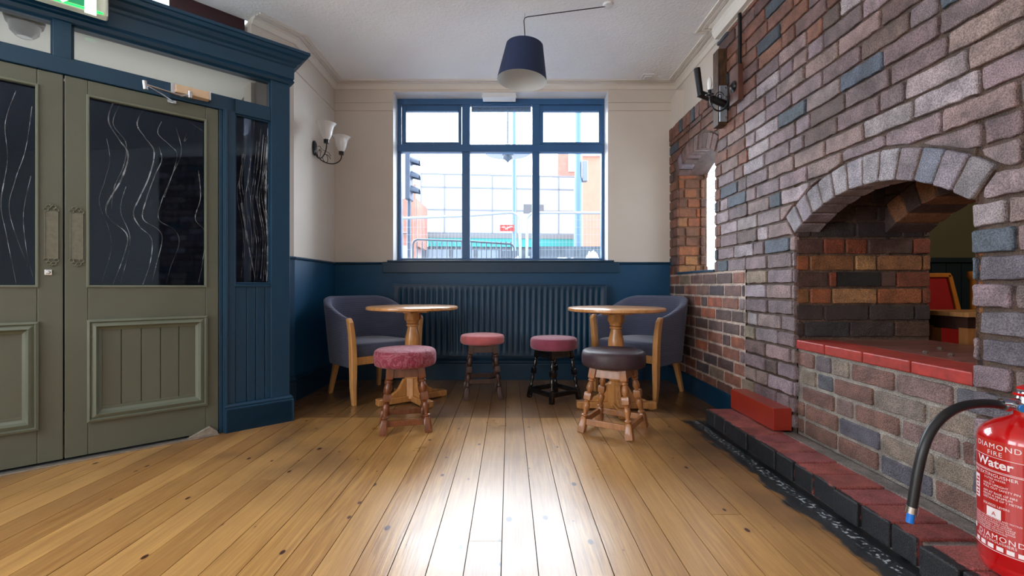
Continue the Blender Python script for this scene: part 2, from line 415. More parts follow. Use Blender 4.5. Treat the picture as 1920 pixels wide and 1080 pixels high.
# left cheek of the hearth, facing the camera
FC = (Vector((XR, 2.36, 0)), Vector((1, 0, 0)), Vector((0, 0, 1)), Vector((0, -1, 0)))
class Slot:
    def cut(s, p):
        cx = sum(q[0] for q in p)/len(p); cz = sum(q[1] for q in p)/len(p)
        if .855 < cz < .935+.012:
            if .1 < cx < .24+.0 : return clip(p, 1, 0, .215)
            if .24 <= cx < .5: return clip(p, -1, 0, -.445)
        return p
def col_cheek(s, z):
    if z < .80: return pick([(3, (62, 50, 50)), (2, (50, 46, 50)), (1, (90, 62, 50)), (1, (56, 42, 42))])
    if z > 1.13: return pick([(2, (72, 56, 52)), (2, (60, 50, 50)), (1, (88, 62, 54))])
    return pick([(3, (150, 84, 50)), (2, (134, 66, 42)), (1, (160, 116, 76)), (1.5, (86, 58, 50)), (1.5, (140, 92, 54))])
bricks(mb, FC, .01, .70, .58, 1.80, col_cheek, zoff=.60, pitch=.086, holes=(Slot(),), proud=.004)
mortar(mb, FC, 0, .70, .58, 1.80, C((104, 80, 66)))
mb.col = C((14, 14, 17)); mb.box(XR+.218, XR+.437, 2.352, 2.3655, .862, .934)
FC2 = (Vector((XR, 1.453, 0)), Vector((1, 0, 0)), Vector((0, 0, 1)), Vector((0, 1, 0)))
bricks(mb, FC2, .01, .70, .58, 1.80, col_cheek, zoff=.60, pitch=.086)
mortar(mb, FC2, 0, .70, .58, 1.80, C((104, 80, 66)))
# platform front under the arch
FP = (Vector((1.500, 0, 0)), *FRR[1:])
bricks(mb, FP, 1.453, 2.36, .09, .536, lambda a, b: pick(PLAT), zoff=.11, hdr=.2, pitch=.0855, joint=.016)
mortar(mb, FP, 1.44, 2.37, .09, .54, C((150, 142, 134)), n0=-.004)
mb.col = C((44, 36, 32))
for q in ((1.512, 1.93, 2.372, 2.98, 0, 2.58), (1.512, 2.15, 1.46, 2.35, 0, .515), (1.512, 1.6, -.6, 1.44, 0, 2.58), (1.512, 1.93, -.6, 3.2, 1.87, 2.585)): mb.box(*q)
wr = struct(mb.build('wall_right', BRICK), 'brick chimney breast wall on the right with a low hearth arch and an arched window niche', 'brick wall')
# hearth top with red painted edging bricks
mb = MB(); y = 2.36
for l in (.215, .23, .23, .23):
    a = max(1.453, y-l+.006)
    mb.col = vary(C((150, 48, 40)), .12); mb.box(1.486, 1.66, a, y, .538, .584); y -= l
o = mb.build('trim_12', mat('edging_red', (170, 46, 36), .5, .25, 30, .3, 60, attr=True), bevel=.005)
struct(o, 'row of red painted bricks edging the raised hearth top under the arch', 'brick edging')
mb = MB(); yy = 1.453
mb.box(1.512, 2.17, 1.453, 2.36, .52, .5775)
for i in range(4):
    mb.box(1.665, 2.17, 1.455+i*.226, 1.453+i*.226+.222, .5775, .583)
o = mb.build('hearth_top', mat('worn_red_boards', (140, 88, 82), .42, .35, 6, .3, 40, stretch=(1, 8, 1), col2=(100, 60, 54), coat=.3))
tag(struct(o), 'dusty dark red top surface of the raised hearth', 'hearth')
for (u, v) in ((1735, 662), (1783, 667), (1762, 655)):
    z = .583; Y = (CAMZ-z)*F/(v-VY); X = (u-VX)/F*Y
    b = MB(); b.lathe([(.002, 0), (.009, .002), (.011, .007), (.006, .012), (.001, .013)], 7)
    tag(b.build('rubble_crumb', mat('crumb', (96, 80, 72), .9, .3, 60, 1, 80), loc=(X, Y, z-.002)), 'small brown crumb of rubble lying on the hearth top', 'rubble', 'crumbs of rubble on the hearth')

# brick step along the wall
mb = MB(); random.seed(3)
TR = [(146, 76, 70), (152, 84, 78), (132, 68, 64), (146, 80, 80)]
y = 2.84; k = 0
while y > -.5:
    w = .125
    gap = .008
    if y-w < 1.46 < y: gap = .035
    dz = random.uniform(-.003, .003); dx = random.uniform(-.006, .006)
    x0 = 1.225+dx; mb.col = vary(C(random.choice(TR)), .1)
    if y < 1.44: x0 -= .014
    mb.box(x0, 1.44 if y > 1.44 else 1.46, y-w+gap, y, .012, .098+dz); y -= w; k += 1
mbm = MB(); mbm.col = C((120, 112, 106)); mbm.box(1.25, 1.482, 1.455, 2.835, 0, .088); mbm.box(1.25, 1.482, -.5, 1.42, 0, .088)
mbm.box(1.42, 1.482, -.5, 2.36, .05, .103)
def stepmat():
    m = brickmat('step_brick', .5, .5); nt = m.node_tree; p = nt.nodes['Principled BSDF']; N = nt.nodes.new; L = nt.links.new
    src = p.inputs['Base Color'].links[0].from_socket
    g = N('ShaderNodeTexCoord'); sx = N('ShaderNodeSeparateXYZ'); L(g.outputs['Object'], sx.inputs[0])
    n = N('ShaderNodeTexNoise'); n.inputs['Scale'].default_value = 25; L(g.outputs['Object'], n.inputs[0])
    ad = N('ShaderNodeMath'); ad.operation = 'MULTIPLY_ADD'; ad.inputs[1].default_value = .03; L(n.outputs[0], ad.inputs[0]); L(sx.outputs['X'], ad.inputs[2])
    r = N('ShaderNodeMapRange'); r.inputs[1].default_value = 1.250; r.inputs[2].default_value = 1.256; L(ad.outputs[0], r.inputs[0])
    mx = N('ShaderNodeMix'); mx.data_type = 'RGBA'; L(r.outputs[0], mx.inputs[0]); mx.inputs[6].default_value = C((26, 28, 32)); L(src, mx.inputs[7])
    L(mx.outputs[2], p.inputs['Base Color']); return m
st = thing('brick_step', 'low step of red bricks with black painted fronts running along the brick wall', 'step', (0, 0, 0))
mb.build('brick_course', stepmat(), st, bevel=.005)
mbm.build('mortar_bed', BRICK, st)
mb = MB(); mb.box(-.0485, .0485, -.23, .23, 0, .117)
tag(mb.build('painted_block', REDP, bevel=.003, loc=(1.430, 2.61, .1045)), 'solid red painted block standing on the brick step against the wall', 'block')

# ---------------------------------------------------------------- floor
def floormat():
    m = bpy.data.materials.new('pine_floorboards'); m.use_nodes = True; nt = m.node_tree; p = nt.nodes['Principled BSDF']
    N = nt.nodes.new; L = nt.links.new
    def math_(op, a, b=None, c=None):
        n = N('ShaderNodeMath'); n.operation = op
        for i, x in enumerate((a, b, c)):
            if x is None: continue
            if hasattr(x, 'is_linked'): L(x, n.inputs[i])
            else: n.inputs[i].default_value = x
        return n.outputs[0]
    def rng(x, a, b, c=0, d=1):
        n = N('ShaderNodeMapRange'); L(x, n.inputs[0]); n.inputs[1].default_value = a; n.inputs[2].default_value = b
        n.inputs[3].default_value = c; n.inputs[4].default_value = d; return n.outputs[0]
    def mix(f, a, b, mode='MIX'):
        n = N('ShaderNodeMix'); n.data_type = 'RGBA'; n.blend_type = mode
        if hasattr(f, 'is_linked'): L(f, n.inputs[0])
        else: n.inputs[0].default_value = f
        for i, x in ((6, a), (7, b)):
            if hasattr(x, 'is_linked'): L(x, n.inputs[i])
            else: n.inputs[i].default_value = x
        return n.outputs[2]
    at_ = N('ShaderNodeAttribute'); at_.attribute_name = 'bcol'
    sc = N('ShaderNodeSeparateColor'); L(at_.outputs['Color'], sc.inputs[0])
    t = N('ShaderNodeTexCoord'); sp_ = N('ShaderNodeSeparateXYZ'); L(t.outputs['Object'], sp_.inputs[0])
    X, Y = sp_.outputs['X'], sp_.outputs['Y']
    off = math_('MULTIPLY', sc.outputs[0], 37.0)
    cb = N('ShaderNodeCombineXYZ'); L(math_('MULTIPLY', X, 26.0), cb.inputs[0]); L(math_('MULTIPLY', Y, 1.5), cb.inputs[1]); L(off, cb.inputs[2])
    g1 = N('ShaderNodeTexNoise'); g1.inputs['Scale'].default_value = 1.6; g1.inputs['Detail'].default_value = 6; g1.inputs['Distortion'].default_value = 1.4
    L(cb.outputs[0], g1.inputs[0])
    cb2 = N('ShaderNodeCombineXYZ'); L(math_('MULTIPLY', X, 150.0), cb2.inputs[0]); L(math_('MULTIPLY', Y, 5), cb2.inputs[1]); L(off, cb2.inputs[2])
    g2 = N('ShaderNodeTexNoise'); g2.inputs['Scale'].default_value = 1.0; g2.inputs['Detail'].default_value = 3; L(cb2.outputs[0], g2.inputs[0])
    big_ = N('ShaderNodeTexNoise'); big_.inputs['Scale'].default_value = 1.7; big_.inputs['Detail'].default_value = 4; L(t.outputs['Object'], big_.inputs[0])
    base = mix(rng(g1.outputs[0], .3, .7), C((202, 154, 86)), C((154, 106, 50)))
    base = mix(rng(g2.outputs[0], .45, .75, 0, .6), base, C((116, 76, 38)))
    base = mix(math_('MULTIPLY', sc.outputs[1], .55), base, C((194, 150, 92)))
    base = mix(rng(sc.outputs[2], .45, 1, 0, .6), base, C((128, 84, 42)))
    # darker, greyer old boards at the window end
    back = rng(Y, 2.975, 2.985)
    base = mix(math_('MULTIPLY', back, .62), base, C((98, 72, 50)))
    # walked-in dark staining patches with their own outline
    st1 = math_('MULTIPLY', rng(big_.outputs[0], .46, .62), math_('MULTIPLY', rng(Y, 1.7, 2.6), rng(math_('ABSOLUTE', X), .3, 1.0, .4, 1)))
    base = mix(math_('MULTIPLY', st1, .8), base, C((70, 48, 32)))
    st2 = math_('MULTIPLY', rng(big_.outputs[0], .42, .6), rng(X, .8, 1.15))
    base = mix(math_('MULTIPLY', st2, .7), base, C((78, 54, 34)))
    # knots
    vo = N('ShaderNodeTexVoronoi'); vo.voronoi_dimensions = '2D'; vo.inputs['Scale'].default_value = 1.0
    cb3 = N('ShaderNodeCombineXYZ'); L(math_('MULTIPLY', X, 7.0), cb3.inputs[0]); L(math_('ADD', math_('MULTIPLY', Y, 4.0), off), cb3.inputs[1])
    L(cb3.outputs[0], vo.inputs['Vector'])
    kr = N('ShaderNodeSeparateColor'); L(vo.outputs['Color'], kr.inputs[0])
    rad = rng(kr.outputs[0], .5, 1, .0, .08)
    kn = math_('SUBTRACT', rad, vo.outputs['Distance'])
    base = mix(rng(kn, -.03, .02, 0, .45), base, C((150, 84, 40)))
    base = mix(rng(kn, -.002, .014), base, C((58, 28, 18)))
    # tarred black strip by the step, ragged
    en = N('ShaderNodeTexNoise'); en.inputs['Scale'].default_value = 7; en.inputs['Detail'].default_value = 6; L(t.outputs['Object'], en.inputs[0])
    sx = math_('ADD', X, math_('MULTIPLY', math_('SUBTRACT', en.outputs[0], .5), .17))
    tar = math_('MULTIPLY', rng(sx, 1.105, 1.125), rng(Y, 2.95, 2.9))
    base = mix(tar, base, C((24, 28, 32)))
    wn_ = N('ShaderNodeTexNoise'); wn_.inputs['Scale'].default_value = 60; wn_.inputs['Detail'].default_value = 4; L(t.outputs['Object'], wn_.inputs[0])
    wl = math_('MULTIPLY', math_('MULTIPLY', rng(wn_.outputs[0], .54, .62), rng(math_('ABSOLUTE', math_('SUBTRACT', X, 1.185)), .03, .012)), rng(Y, 2.95, 2.9))
    base = mix(math_('MULTIPLY', wl, .8), base, C((190, 198, 204)))
    L(base, p.inputs['Base Color'])
    rr = N('ShaderNodeTexNoise'); rr.inputs['Scale'].default_value = 3; rr.inputs['Detail'].default_value = 5; L(t.outputs['Object'], rr.inputs[0])
    L(rng(rr.outputs[0], .3, .7, .27, .42), p.inputs['Roughness'])
    p.inputs['Coat Weight'].default_value = .62; p.inputs['Coat Roughness'].default_value = .30; p.inputs['Coat IOR'].default_value = 1.55
    b = N('ShaderNodeBump'); b.inputs['Strength'].default_value = .25; b.inputs['Distance'].default_value = .002
    L(math_('ADD', g2.outputs[0], math_('MULTIPLY', rr.outputs[0], 2.0)), b.inputs['Height']); L(b.outputs[0], p.inputs['Normal'])
    return m
random.seed(11)
mb = MB(); x = -3.4; pw = .1125
while x < 1.6:
    segs = [(-3.4, random.uniform(-2, -1)), None, (2.98, 4.25)]
    brk = [-3.4, random.uniform(-2.4, -.5)]
    if random.random() < .3: brk.append(random.uniform(.9, 2.3))
    brk += [2.98, 4.25]
    for a, b in zip(brk, brk[1:]):
        mb.col = (random.random(), random.random(), random.random(), 1)
        dz = random.uniform(-.0006, .0006)
        mb.box(x+.0015, x+pw-.0015, a+.001, b-.001, -.02, dz)
    x += pw
fl = struct(mb.build('floor', floormat()), 'worn honey pine floorboards running towards the window', 'floor')
mb = MB(); mb.box(-3.6, 5.2, -3.5, 4.3, -.08, -.012)
struct(mb.build('floor_base', mat('dark_gap', (30, 22, 16), .9)), 'dark gaps under the floorboards', 'subfloor')

# ---------------------------------------------------------------- room shell
CZ = 2.72
mb = MB()
WX0, WX1, WZ0, WZ1 = -1.073, .911, 1.10, 2.657
mb.box(-1.614, WX0, D, D+.3, 0, CZ); mb.box(WX1, 1.74, D, D+.3, 0, CZ)
mb.box(WX0, WX1, D, D+.3, 0, WZ0); mb.box(WX0, WX1, D, D+.3, WZ1, CZ)
struct(mb.build('wall_back', CREAM), 'cream plaster wall around the window', 'wall')
mb = MB(); mb.box(-1.615, WX0-.0, D-.006, D, .0, 1.075); mb.box(WX1, 1.482, D-.006, D, .0, 1.075); mb.box(WX0, WX1, D-.006, D, .0, 1.075)
mb.box(-1.615, -1.609, 3.41, D, 0, 1.075); mb.prism([(-1.780, 3.142), (-1.609, 3.409), (-1.615, 3.415), (-1.788, 3.147)], 0, 1.075)
struct(mb.build('wall_back_dado', BLUEW), 'blue painted lower wall under the window and beside the porch', 'painted dado')
mb = MB(); e = .0012
mb.box(WX0-.0, WX0+e, D, D+.16, WZ0, WZ1); mb.box(WX1-e, WX1, D, D+.16, WZ0, WZ1); mb.box(WX0, WX1, D, D+.16, WZ1-e, WZ1)
struct(mb.build('trim_1', WHITE), 'white painted window reveal', 'window reveal')
mb = MB()
mb.prism([(-1.615, 3.41), (-1.615, D+.3), (-1.95, D+.3), (-1.89, 3.24), (-1.785, 3.145)], 0, CZ)
struct(mb.build('wall_left', CREAM), 'cream plaster left wall beside the porch', 'wall')
mb = MB(); mb.box(1.55, 1.70, 3.2, D, 2.28, CZ); mb.box(1.478, 1.70, -.6, 3.212, 2.594, CZ)
mb.box(1.50, 1.60, 3.28, 4.01, 2.06, 2.28); mb.box(1.70, 1.75, 3.0, 3.28, .1, 2.6); mb.box(1.49, 1.75, 4.03, 4.2, .0, 2.6)
mb.box(1.70, 1.75, 3.2, 4.2, 1.95, 2.7); mb.box(1.50, 1.75, 3.28, 4.05, 0, .96)
mb.box(1.49, 1.74, 3.0, 3.25, .0, 2.28)
struct(mb.build('wall_right_plaster', CREAM), 'cream plaster above the brickwork on the right', 'wall')
# shell behind the camera: left wall with openings added for fill light, rear wall, right continuation
mb = MB()
for a, b in ((-3.4, -2.6), (-1.0, -.6), (1.0, 1.6)): mb.box(-3.35, -3.2, a, b, 0, CZ)
for a, b in ((-2.6, -1.0), (-.6, 1.0)): mb.box(-3.35, -3.2, a, b, 0, .7); mb.box(-3.35, -3.2, a, b, 2.5, CZ)
mb.box(-3.35, 1.7, -3.4, -3.25, 0, CZ)
mb.box(1.482, 1.7, -3.4, -.6, 0, CZ)
struct(mb.build('wall_rear', CREAM), 'cream walls behind the viewpoint with tall openings added for fill light', 'wall')
# ceiling: main, cut along the porch
mb = MB()
mb.prism([(-3.4, 1.55), (-1.84, 3.19), (-1.615, 3.41), (-1.615, 4.5), (1.75, 4.5), (1.75, -3.45), (-3.4, -3.45)], CZ, CZ+.06)
struct(mb.build('ceiling', CEIL), 'textured off white ceiling', 'ceiling')
PATH = [(-1.785, 3.145), (-1.615, 3.41), (-1.615, D), (1.55, D), (1.55, 3.212), (1.476, 3.212), (1.476, -.6)]
mb = MB()
mb.sweep(PATH, [(0, CZ), (0, CZ-.045), (.012, CZ-.045), (.03, CZ-.02), (.05, CZ-.012), (.05, CZ)])
mb.sweep(PATH, [(.07, CZ), (.07, CZ-.010), (.085, CZ-.010), (.085, CZ)])
mb.sweep(PATH, [(.105, CZ), (.105, CZ-.010), (.118, CZ-.010), (.118, CZ)])
struct(mb.build('trim_2', mat('cornice_cream', (222, 218, 210), .6)), 'cream moulded cornice round the ceiling', 'cornice')
mb = MB()
mb.sweep([(1.476, 3.205), (1.476, -.6)], [(0, 2.60), (.03, 2.60), (.05, 2.64), (.05, 2.67), (.02, 2.68), (0, 2.68)])
struct(mb.build('trim_3', mat('cornice_cream', (222, 218, 210), .6)), 'cream moulding capping the brick chimney breast', 'moulding')
mb = MB()
for z, p in ((2.48, [(-1.615, 3.41), (-1.615, D), (WX0, D)]), (2.555, [(-1.615, D), (WX0, D)])):
    mb.sweep(p, [(0, z), (.010, z+.002), (.010, z+.014), (0, z+.018)])
for z in (2.48, 2.555): mb.sweep([(WX1, D), (1.545, D)], [(0, z), (.010, z+.002), (.010, z+.014), (0, z+.018)])
struct(mb.build('trim_4', CREAM), 'cream picture rail', 'picture rail')
mb = MB()
for p in ([(-1.785, 3.145), (-1.615, 3.41), (-1.615, D), (WX0-.1, D)], [(WX1+.1, D), (1.482, D)]):
    mb.sweep(p, [(.004, 1.06), (.016, 1.064), (.020, 1.074), (.012, 1.084), (.004, 1.084)])
struct(mb.build('trim_5', BLUE), 'blue dado rail capping the blue lower wall', 'dado rail')
SK = [(.004, 0), (.022, 0), (.022, .14), (.018, .15), (.026, .16), (.020, .175), (.012, .19), (.004, .195)]
mb = MB(); mb.sweep([(-1.785, 3.145), (-1.615, 3.41), (-1.615, D)], SK); struct(mb.build('baseboard_left', BLUE), 'blue skirting board on the left wall', 'skirting')
mb = MB(); mb.sweep([(-1.615, D), (1.482, D)], SK); struct(mb.build('baseboard_back', BLUE), 'blue skirting board under the radiator', 'skirting')
mb = MB(); mb.sweep([(1.478, D), (1.478, 2.845)], [(0, 0), (.02, 0), (.02, .125), (.01, .135), (0, .137)])
struct(mb.build('baseboard_right', BLUE), 'blue skirting board under the brick wall', 'skirting')
mb = MB(); mb.box(-1.167, 1.01, D-.022, D-.004, .985, 1.085)
mb.box(-1.12, .96, D-.035, D+.16, 1.085, 1.10)
struct(mb.build('trim_6', BLUE, bevel=.003), 'blue window board and apron under the window', 'window sill')

# ---------------------------------------------------------------- window
KY = 4.36
def wx(u): return (u-VX)/F*KY
def wz(v): return CAMZ-(v-VY)/F*KY
win = struct(thing('window_1', 'wide blue framed window of six panes looking onto the street', 'window', (0, 0, 0)))
del win['category']; win['category'] = 'window'
mb = MB()
fx = [(742, 752), (866, 881), (998, 1012), (1128, 1136)]
for a, b in fx: mb.box(wx(a), wx(b), KY, KY+.07, wz(489), wz(184))
mb.box(wx(745), wx(1135), KY-.006, KY+.07, wz(196), wz(184)); mb.box(wx(745), wx(1135), KY-.01, KY+.07, wz(285), wz(271)); mb.box(wx(745), wx(1135), KY-.004, KY+.07, wz(490), wz(484))
mb.build('frame', BLUEF, win, bevel=.004)
for a, b in ((752, 866), (1010, 1130)):
    m2 = MB(); x0, x1 = wx(a+1), wx(b-1); z0, z1 = wz(270), wz(197)
    i0, i1, j0, j1 = wx(a+9), wx(b-7), wz(266), wz(208)
    m2.box(x0, i0, KY+.004, KY+.05, z0, z1); m2.box(i1, x1, KY+.004, KY+.05, z0, z1); m2.box(i0, i1, KY+.004, KY+.05, z0, j0); m2.box(i0, i1, KY+.004, KY+.05, j1, z1)
    m2.build('casement', BLUEF, win, bevel=.003)
for (a, b, c, d) in ((752, 866, 285, 484), (881, 998, 285, 484), (1012, 1128, 285, 484), (760, 860, 207, 267), (881, 998, 196, 271), (1018, 1124, 207, 267)):
    m2 = MB(); m2.box(wx(a), wx(b), KY+.03, KY+.034, wz(d), wz(c)); m2.build('pane', GLASS, win)
m2 = MB(); m2.box(wx(883), wx(996), KY+.045, KY+.06, wz(206), wz(197)); m2.build('mesh_strip', mat('vent_grey', (96, 122, 150), .5, .3, 120), win)
m2 = MB(); m2.box(-.25, .06, D+.005, D+.12, 2.612, 2.655); m2.box(-.255, .065, D-.004, D+.006, 2.608, 2.622)
tag(m2.build('trickle_vent_box', WHITE, bevel=.003), 'flat white box fixed above the window', 'box')  # white trickle vent box on the lintel
m2 = MB(); m2.box(-.05, .05, -.05, .05, -.012, 0); m2.box(-.03, .03, -.03, .03, -.022, -.012)
tag(m2.build('ceiling_sensor', WHITE, bevel=.002, loc=(1.22, 4.02, CZ)), 'small square white sensor on the ceiling by the right wall', 'sensor')
# niche window
w2 = struct(thing('window_2', 'narrow leaded window of frosted glass at the back of the brick niche', 'window'))
m2 = MB(); m2.box(1.742, 1.746, 3.28, 4.0, .985, 1.95)
FROST = bpy.data.materials.new('frosted_glass'); FROST.use_nodes = True; nt = FROST.node_tree; nt.nodes.clear()
o_ = nt.nodes.new('ShaderNodeOutputMaterial'); a_ = nt.nodes.new('ShaderNodeBsdfTranslucent'); b_ = nt.nodes.new('ShaderNodeBsdfTransparent'); c_ = nt.nodes.new('ShaderNodeMixShader')
a_.inputs[0].default_value = (.93, .95, .97, 1); c_.inputs[0].default_value = .35; b_.inputs[0].default_value = (.9, .93, .95, 1)
nt.links.new(b_.outputs[0], c_.inputs[1]); nt.links.new(a_.outputs[0], c_.inputs[2]); nt.links.new(c_.outputs[0], o_.inputs[0])
m2.build('pane', FROST, w2)
m2 = MB()
for k in range(9): m2.box(1.736, 1.742, 3.28, 4.0, 1.08+k*.108, 1.085+k*.108)
m2.box(1.735, 1.742, 3.42, 3.428, .985, 1.94); m2.box(1.735, 1.742, 3.64, 3.648, .985, 1.94)
m2.build('glazing_lead', mat('lead', (60, 62, 66), .6), w2)
m2 = MB(); m2.box(XR-.012, 1.76, 3.28, 4.01, .966, .984)
struct(m2.build('trim_7', BLUE, bevel=.003), 'dark blue sill of the brick niche', 'sill')

# ---------------------------------------------------------------- radiator
rad = thing('radiator', 'wide blue painted ribbed panel radiator under the window', 'radiator', (0, 0, 0))
rx0, rx1, rz0, rz1, ry = -1.035, .868, .232, .872, 4.09
mb = MB(); n = 36; pitch = (rx1-rx0-.05)/n; prof = [(rx0, ry+.012), (rx0, ry)]
top = []; 
for k in range(n):
    a = rx0+.025+k*pitch
    top += [(a, ry), (a+pitch*.18, ry), (a+pitch*.34, ry+.012), (a+pitch*.66, ry+.012), (a+pitch*.82, ry)]
line = [(rx0, ry)]+top+[(rx1, ry)]
def sec(z, f): return [(x, ry+(y-ry)*f, z) for x, y in line]
rs = [sec(rz0, 0), sec(rz0+.03, 0), sec(rz0+.055, 1), sec(rz1-.055, 1), sec(rz1-.03, 0), sec(rz1, 0)]
mb.rings(rs, cap=False, closed=False)
mb.build('front_panel', BLUE, rad, smooth=True, angle=60)
mb = MB()
mb.box(rx0, rx1, ry+.014, ry+.085, rz0+.005, rz1-.003); mb.build('convector', BLUE, rad)
mb = MB(); mb.box(rx0-.006, rx1+.006, ry-.004, ry+.088, rz1-.004, rz1+.008); mb.build('top_grille', BLUE, rad, bevel=.003)
for x in (rx0-.008, rx1):
    m2 = MB(); m2.box(x, x+.008, ry-.004, ry+.088, rz0, rz1); m2.build('side_panel', BLUE, rad, bevel=.002)
m2 = MB(); m2.tube([(rx1+.03, ry+.04, 0), (rx1+.03, ry+.04, rz0+.03), (rx1-.01, ry+.04, rz0+.05)], .009); m2.lathe([(.018, rz0+.03), (.022, rz0+.05), (.022, rz0+.1), (.016, rz0+.11)], 14, Matrix.Translation((rx1+.03, ry+.04, 0)))
m2.build('valve', BLUE, rad, smooth=True)
m2 = MB(); m2.tube([(rx0-.03, ry+.04, 0), (rx0-.03, ry+.04, rz0+.03), (rx0+.01, ry+.04, rz0+.05)], .009); m2.build('pipe', BLUE, rad, smooth=True)

# ---------------------------------------------------------------- porch
P0 = Vector((-1.37, 2.92, 0)); PD = Vector((-.735, -.678, 0)).normalized(); PN = Vector((.678, -.735, 0)).normalized()
PM = Matrix(((PD.x, PN.x, 0, P0.x), (PD.y, PN.y, 0, P0.y), (0, 0, 1, 0), (0, 0, 0, 1)))
TE = 2.45   # far end of the porch front
mb = MB()
def pb(*a): mb.box(*a, M=PM)
g = -.02
pb(.03, .141, -.11, g, 0, 2.2)                      # corner post
pb(.335, .398, -.11, g, 0, 1.974)                     # post between sidelight and door
pb(.398, .418, -.09, g-.012, 0, 1.9); pb(.376, .392, -.02, -.008, .16, 1.9)
pb(.141, .335, -.08, g-.004, 1.893, 1.975); pb(.335, TE, -.10, g, 1.895, 1.975)
pb(.03, TE, -.11, g, 2.148, 2.22)
pb(1.037, 1.104, -.10, g+.002, 1.97, 2.15)
pb(1.72, TE, -.11, g, 0, 2.2)
pb(.135, .341, -.06, -.035, .16, .86)              # panel behind the sidelight boards
for k, (a, b) in enumerate(((.137, .172), (.176, .223), (.227, .272), (.276, .334))): pb(a, b, -.045, -.026, .16, .862)
pb(.135, .341, -.06, -.014, .858, .873)
pb(.02, .385, -.10, 0, 0, .14)
struct(mb.build('wall_porch', BLUE, bevel=.003), 'blue painted timber porch screen standing at an angle in the left corner', 'porch')
mb = MB()
a = P0+PD*(-.0); 
def pw_(t, n): q = P0+PD*t+PN*n; return (q.x, q.y)
# interior of the room must lie on the right-hand side: from far-left end to the corner, then back to the wall
path = [pw_(TE, g), pw_(.03, g), pw_(.03, -.45)]
mb.sweep(path, [(-.05, 2.15), (.012, 2.15), (.022, 2.165), (.014, 2.18), (.02, 2.185), (.02, 2.255), (.03, 2.262), (.034, 2.275), (.05, 2.285), (.062, 2.305), (.078, 2.312), (.085, 2.33), (.095, 2.333), (.095, 2.35), (-.05, 2.35)])
struct(mb.build('trim_8', BLUE), 'stepped blue cornice along the top of the porch', 'porch cornice')
mb = MB()
mb.sweep([pw_(.392, g), pw_(.03, g), pw_(.03, -.45)], [(0, .0), (.02, .0), (.02, .135), (.012, .142), (.016, .152), (.006, .165), (0, .165)])
mb.sweep([pw_(.31+.03, g-.012), pw_(.136, g-.012)], [(0, .875), (.008, .875), (.008, .885), (0, .885)])
struct(mb.build('baseboard_porch', BLUE, bevel=.002), 'deep blue plinth at the foot of the porch post', 'skirting')
mb = MB(); pb(.03, .06, -.45, -.11, 0, 2.3); struct(mb.build('wall_porch_return', BLUE), 'blue return side of the porch', 'porch')
# glazing of the porch
def pglass(name, label, t0, t1, z0, z1, m=DGLASS, bead=True):
    w = struct(thing(name, label, 'window'))
    b = MB(); b.box(t0, t1, -.062, -.058, z0, z1, M=PM); b.build('pane', m, w)
    if bead:
        b = MB(); e = .008
        for q in ((t0-.001, t0+e, z0, z1), (t1-e, t1+.001, z0, z1), (t0, t1, z0-.001, z0+e), (t0, t1, z1-e, z1+.001)): b.box(q[0], q[1], -.056, -.036, q[2], q[3], M=PM)
        b.build('glazing_bead', BLUE, w)
    return w
TGL = glassmat('toplight_glass', (.8, .83, .85), 1.7, .06)
sl = pglass('window_3', 'tall narrow smeared glass sidelight of the porch', .141, .335, .873, 1.893)
pglass('window_4', 'long horizontal toplight over the right hand porch door', .141, 1.037, 1.975, 2.148, TGL)
pglass('window_5', 'horizontal toplight over the left hand porch door', 1.104, 1.72, 1.975, 2.148, TGL)
# dried smears: polylines in the porch plane
def tz(u, v, off=-.05):
    px, py = P0.x+PN.x*off, P0.y+PN.y*off; k = (u-VX)/F
    t = (-px+k*py)/(PD.x-k*PD.y); Y = py+PD.y*t
    return t, CAMZ-(v-VY)/F*Y
def smears(lines, parent, nm='smear', off=-.05):
    for pts, w in lines:
        q = [tz(u, v, off) for u, v in pts]
        # subdivide with Catmull-Rom
        out = []
        for i in range(len(q)-1):
            p0, p1, p2, p3 = q[max(0, i-1)], q[i], q[i+1], q[min(len(q)-1, i+2)]
            for s_ in range(8):
                t = s_/8
                out.append(tuple(.5*((2*p1[k])+(-p0[k]+p2[k])*t+(2*p0[k]-5*p1[k]+4*p2[k]-p3[k])*t*t+(-p0[k]+3*p1[k]-3*p2[k]+p3[k])*t**3) for k in (0, 1)))
        out.append(q[-1]); b = MB(); rs = []
        for i, (t, z) in enumerate(out):
            ww = w*.8*(.75+.5*random.random())*(.5+.5*math.sin(PI*min(1, i/len(out)+.15)))
            rs.append([(t-ww, off+.0012, z), (t+ww, off+.0012, z)])
        b.rings(rs, PM, cap=False, closed=False); o = b.build(nm, SMEAR, parent)
        tag(o, 'dried whitish smear on the glass')
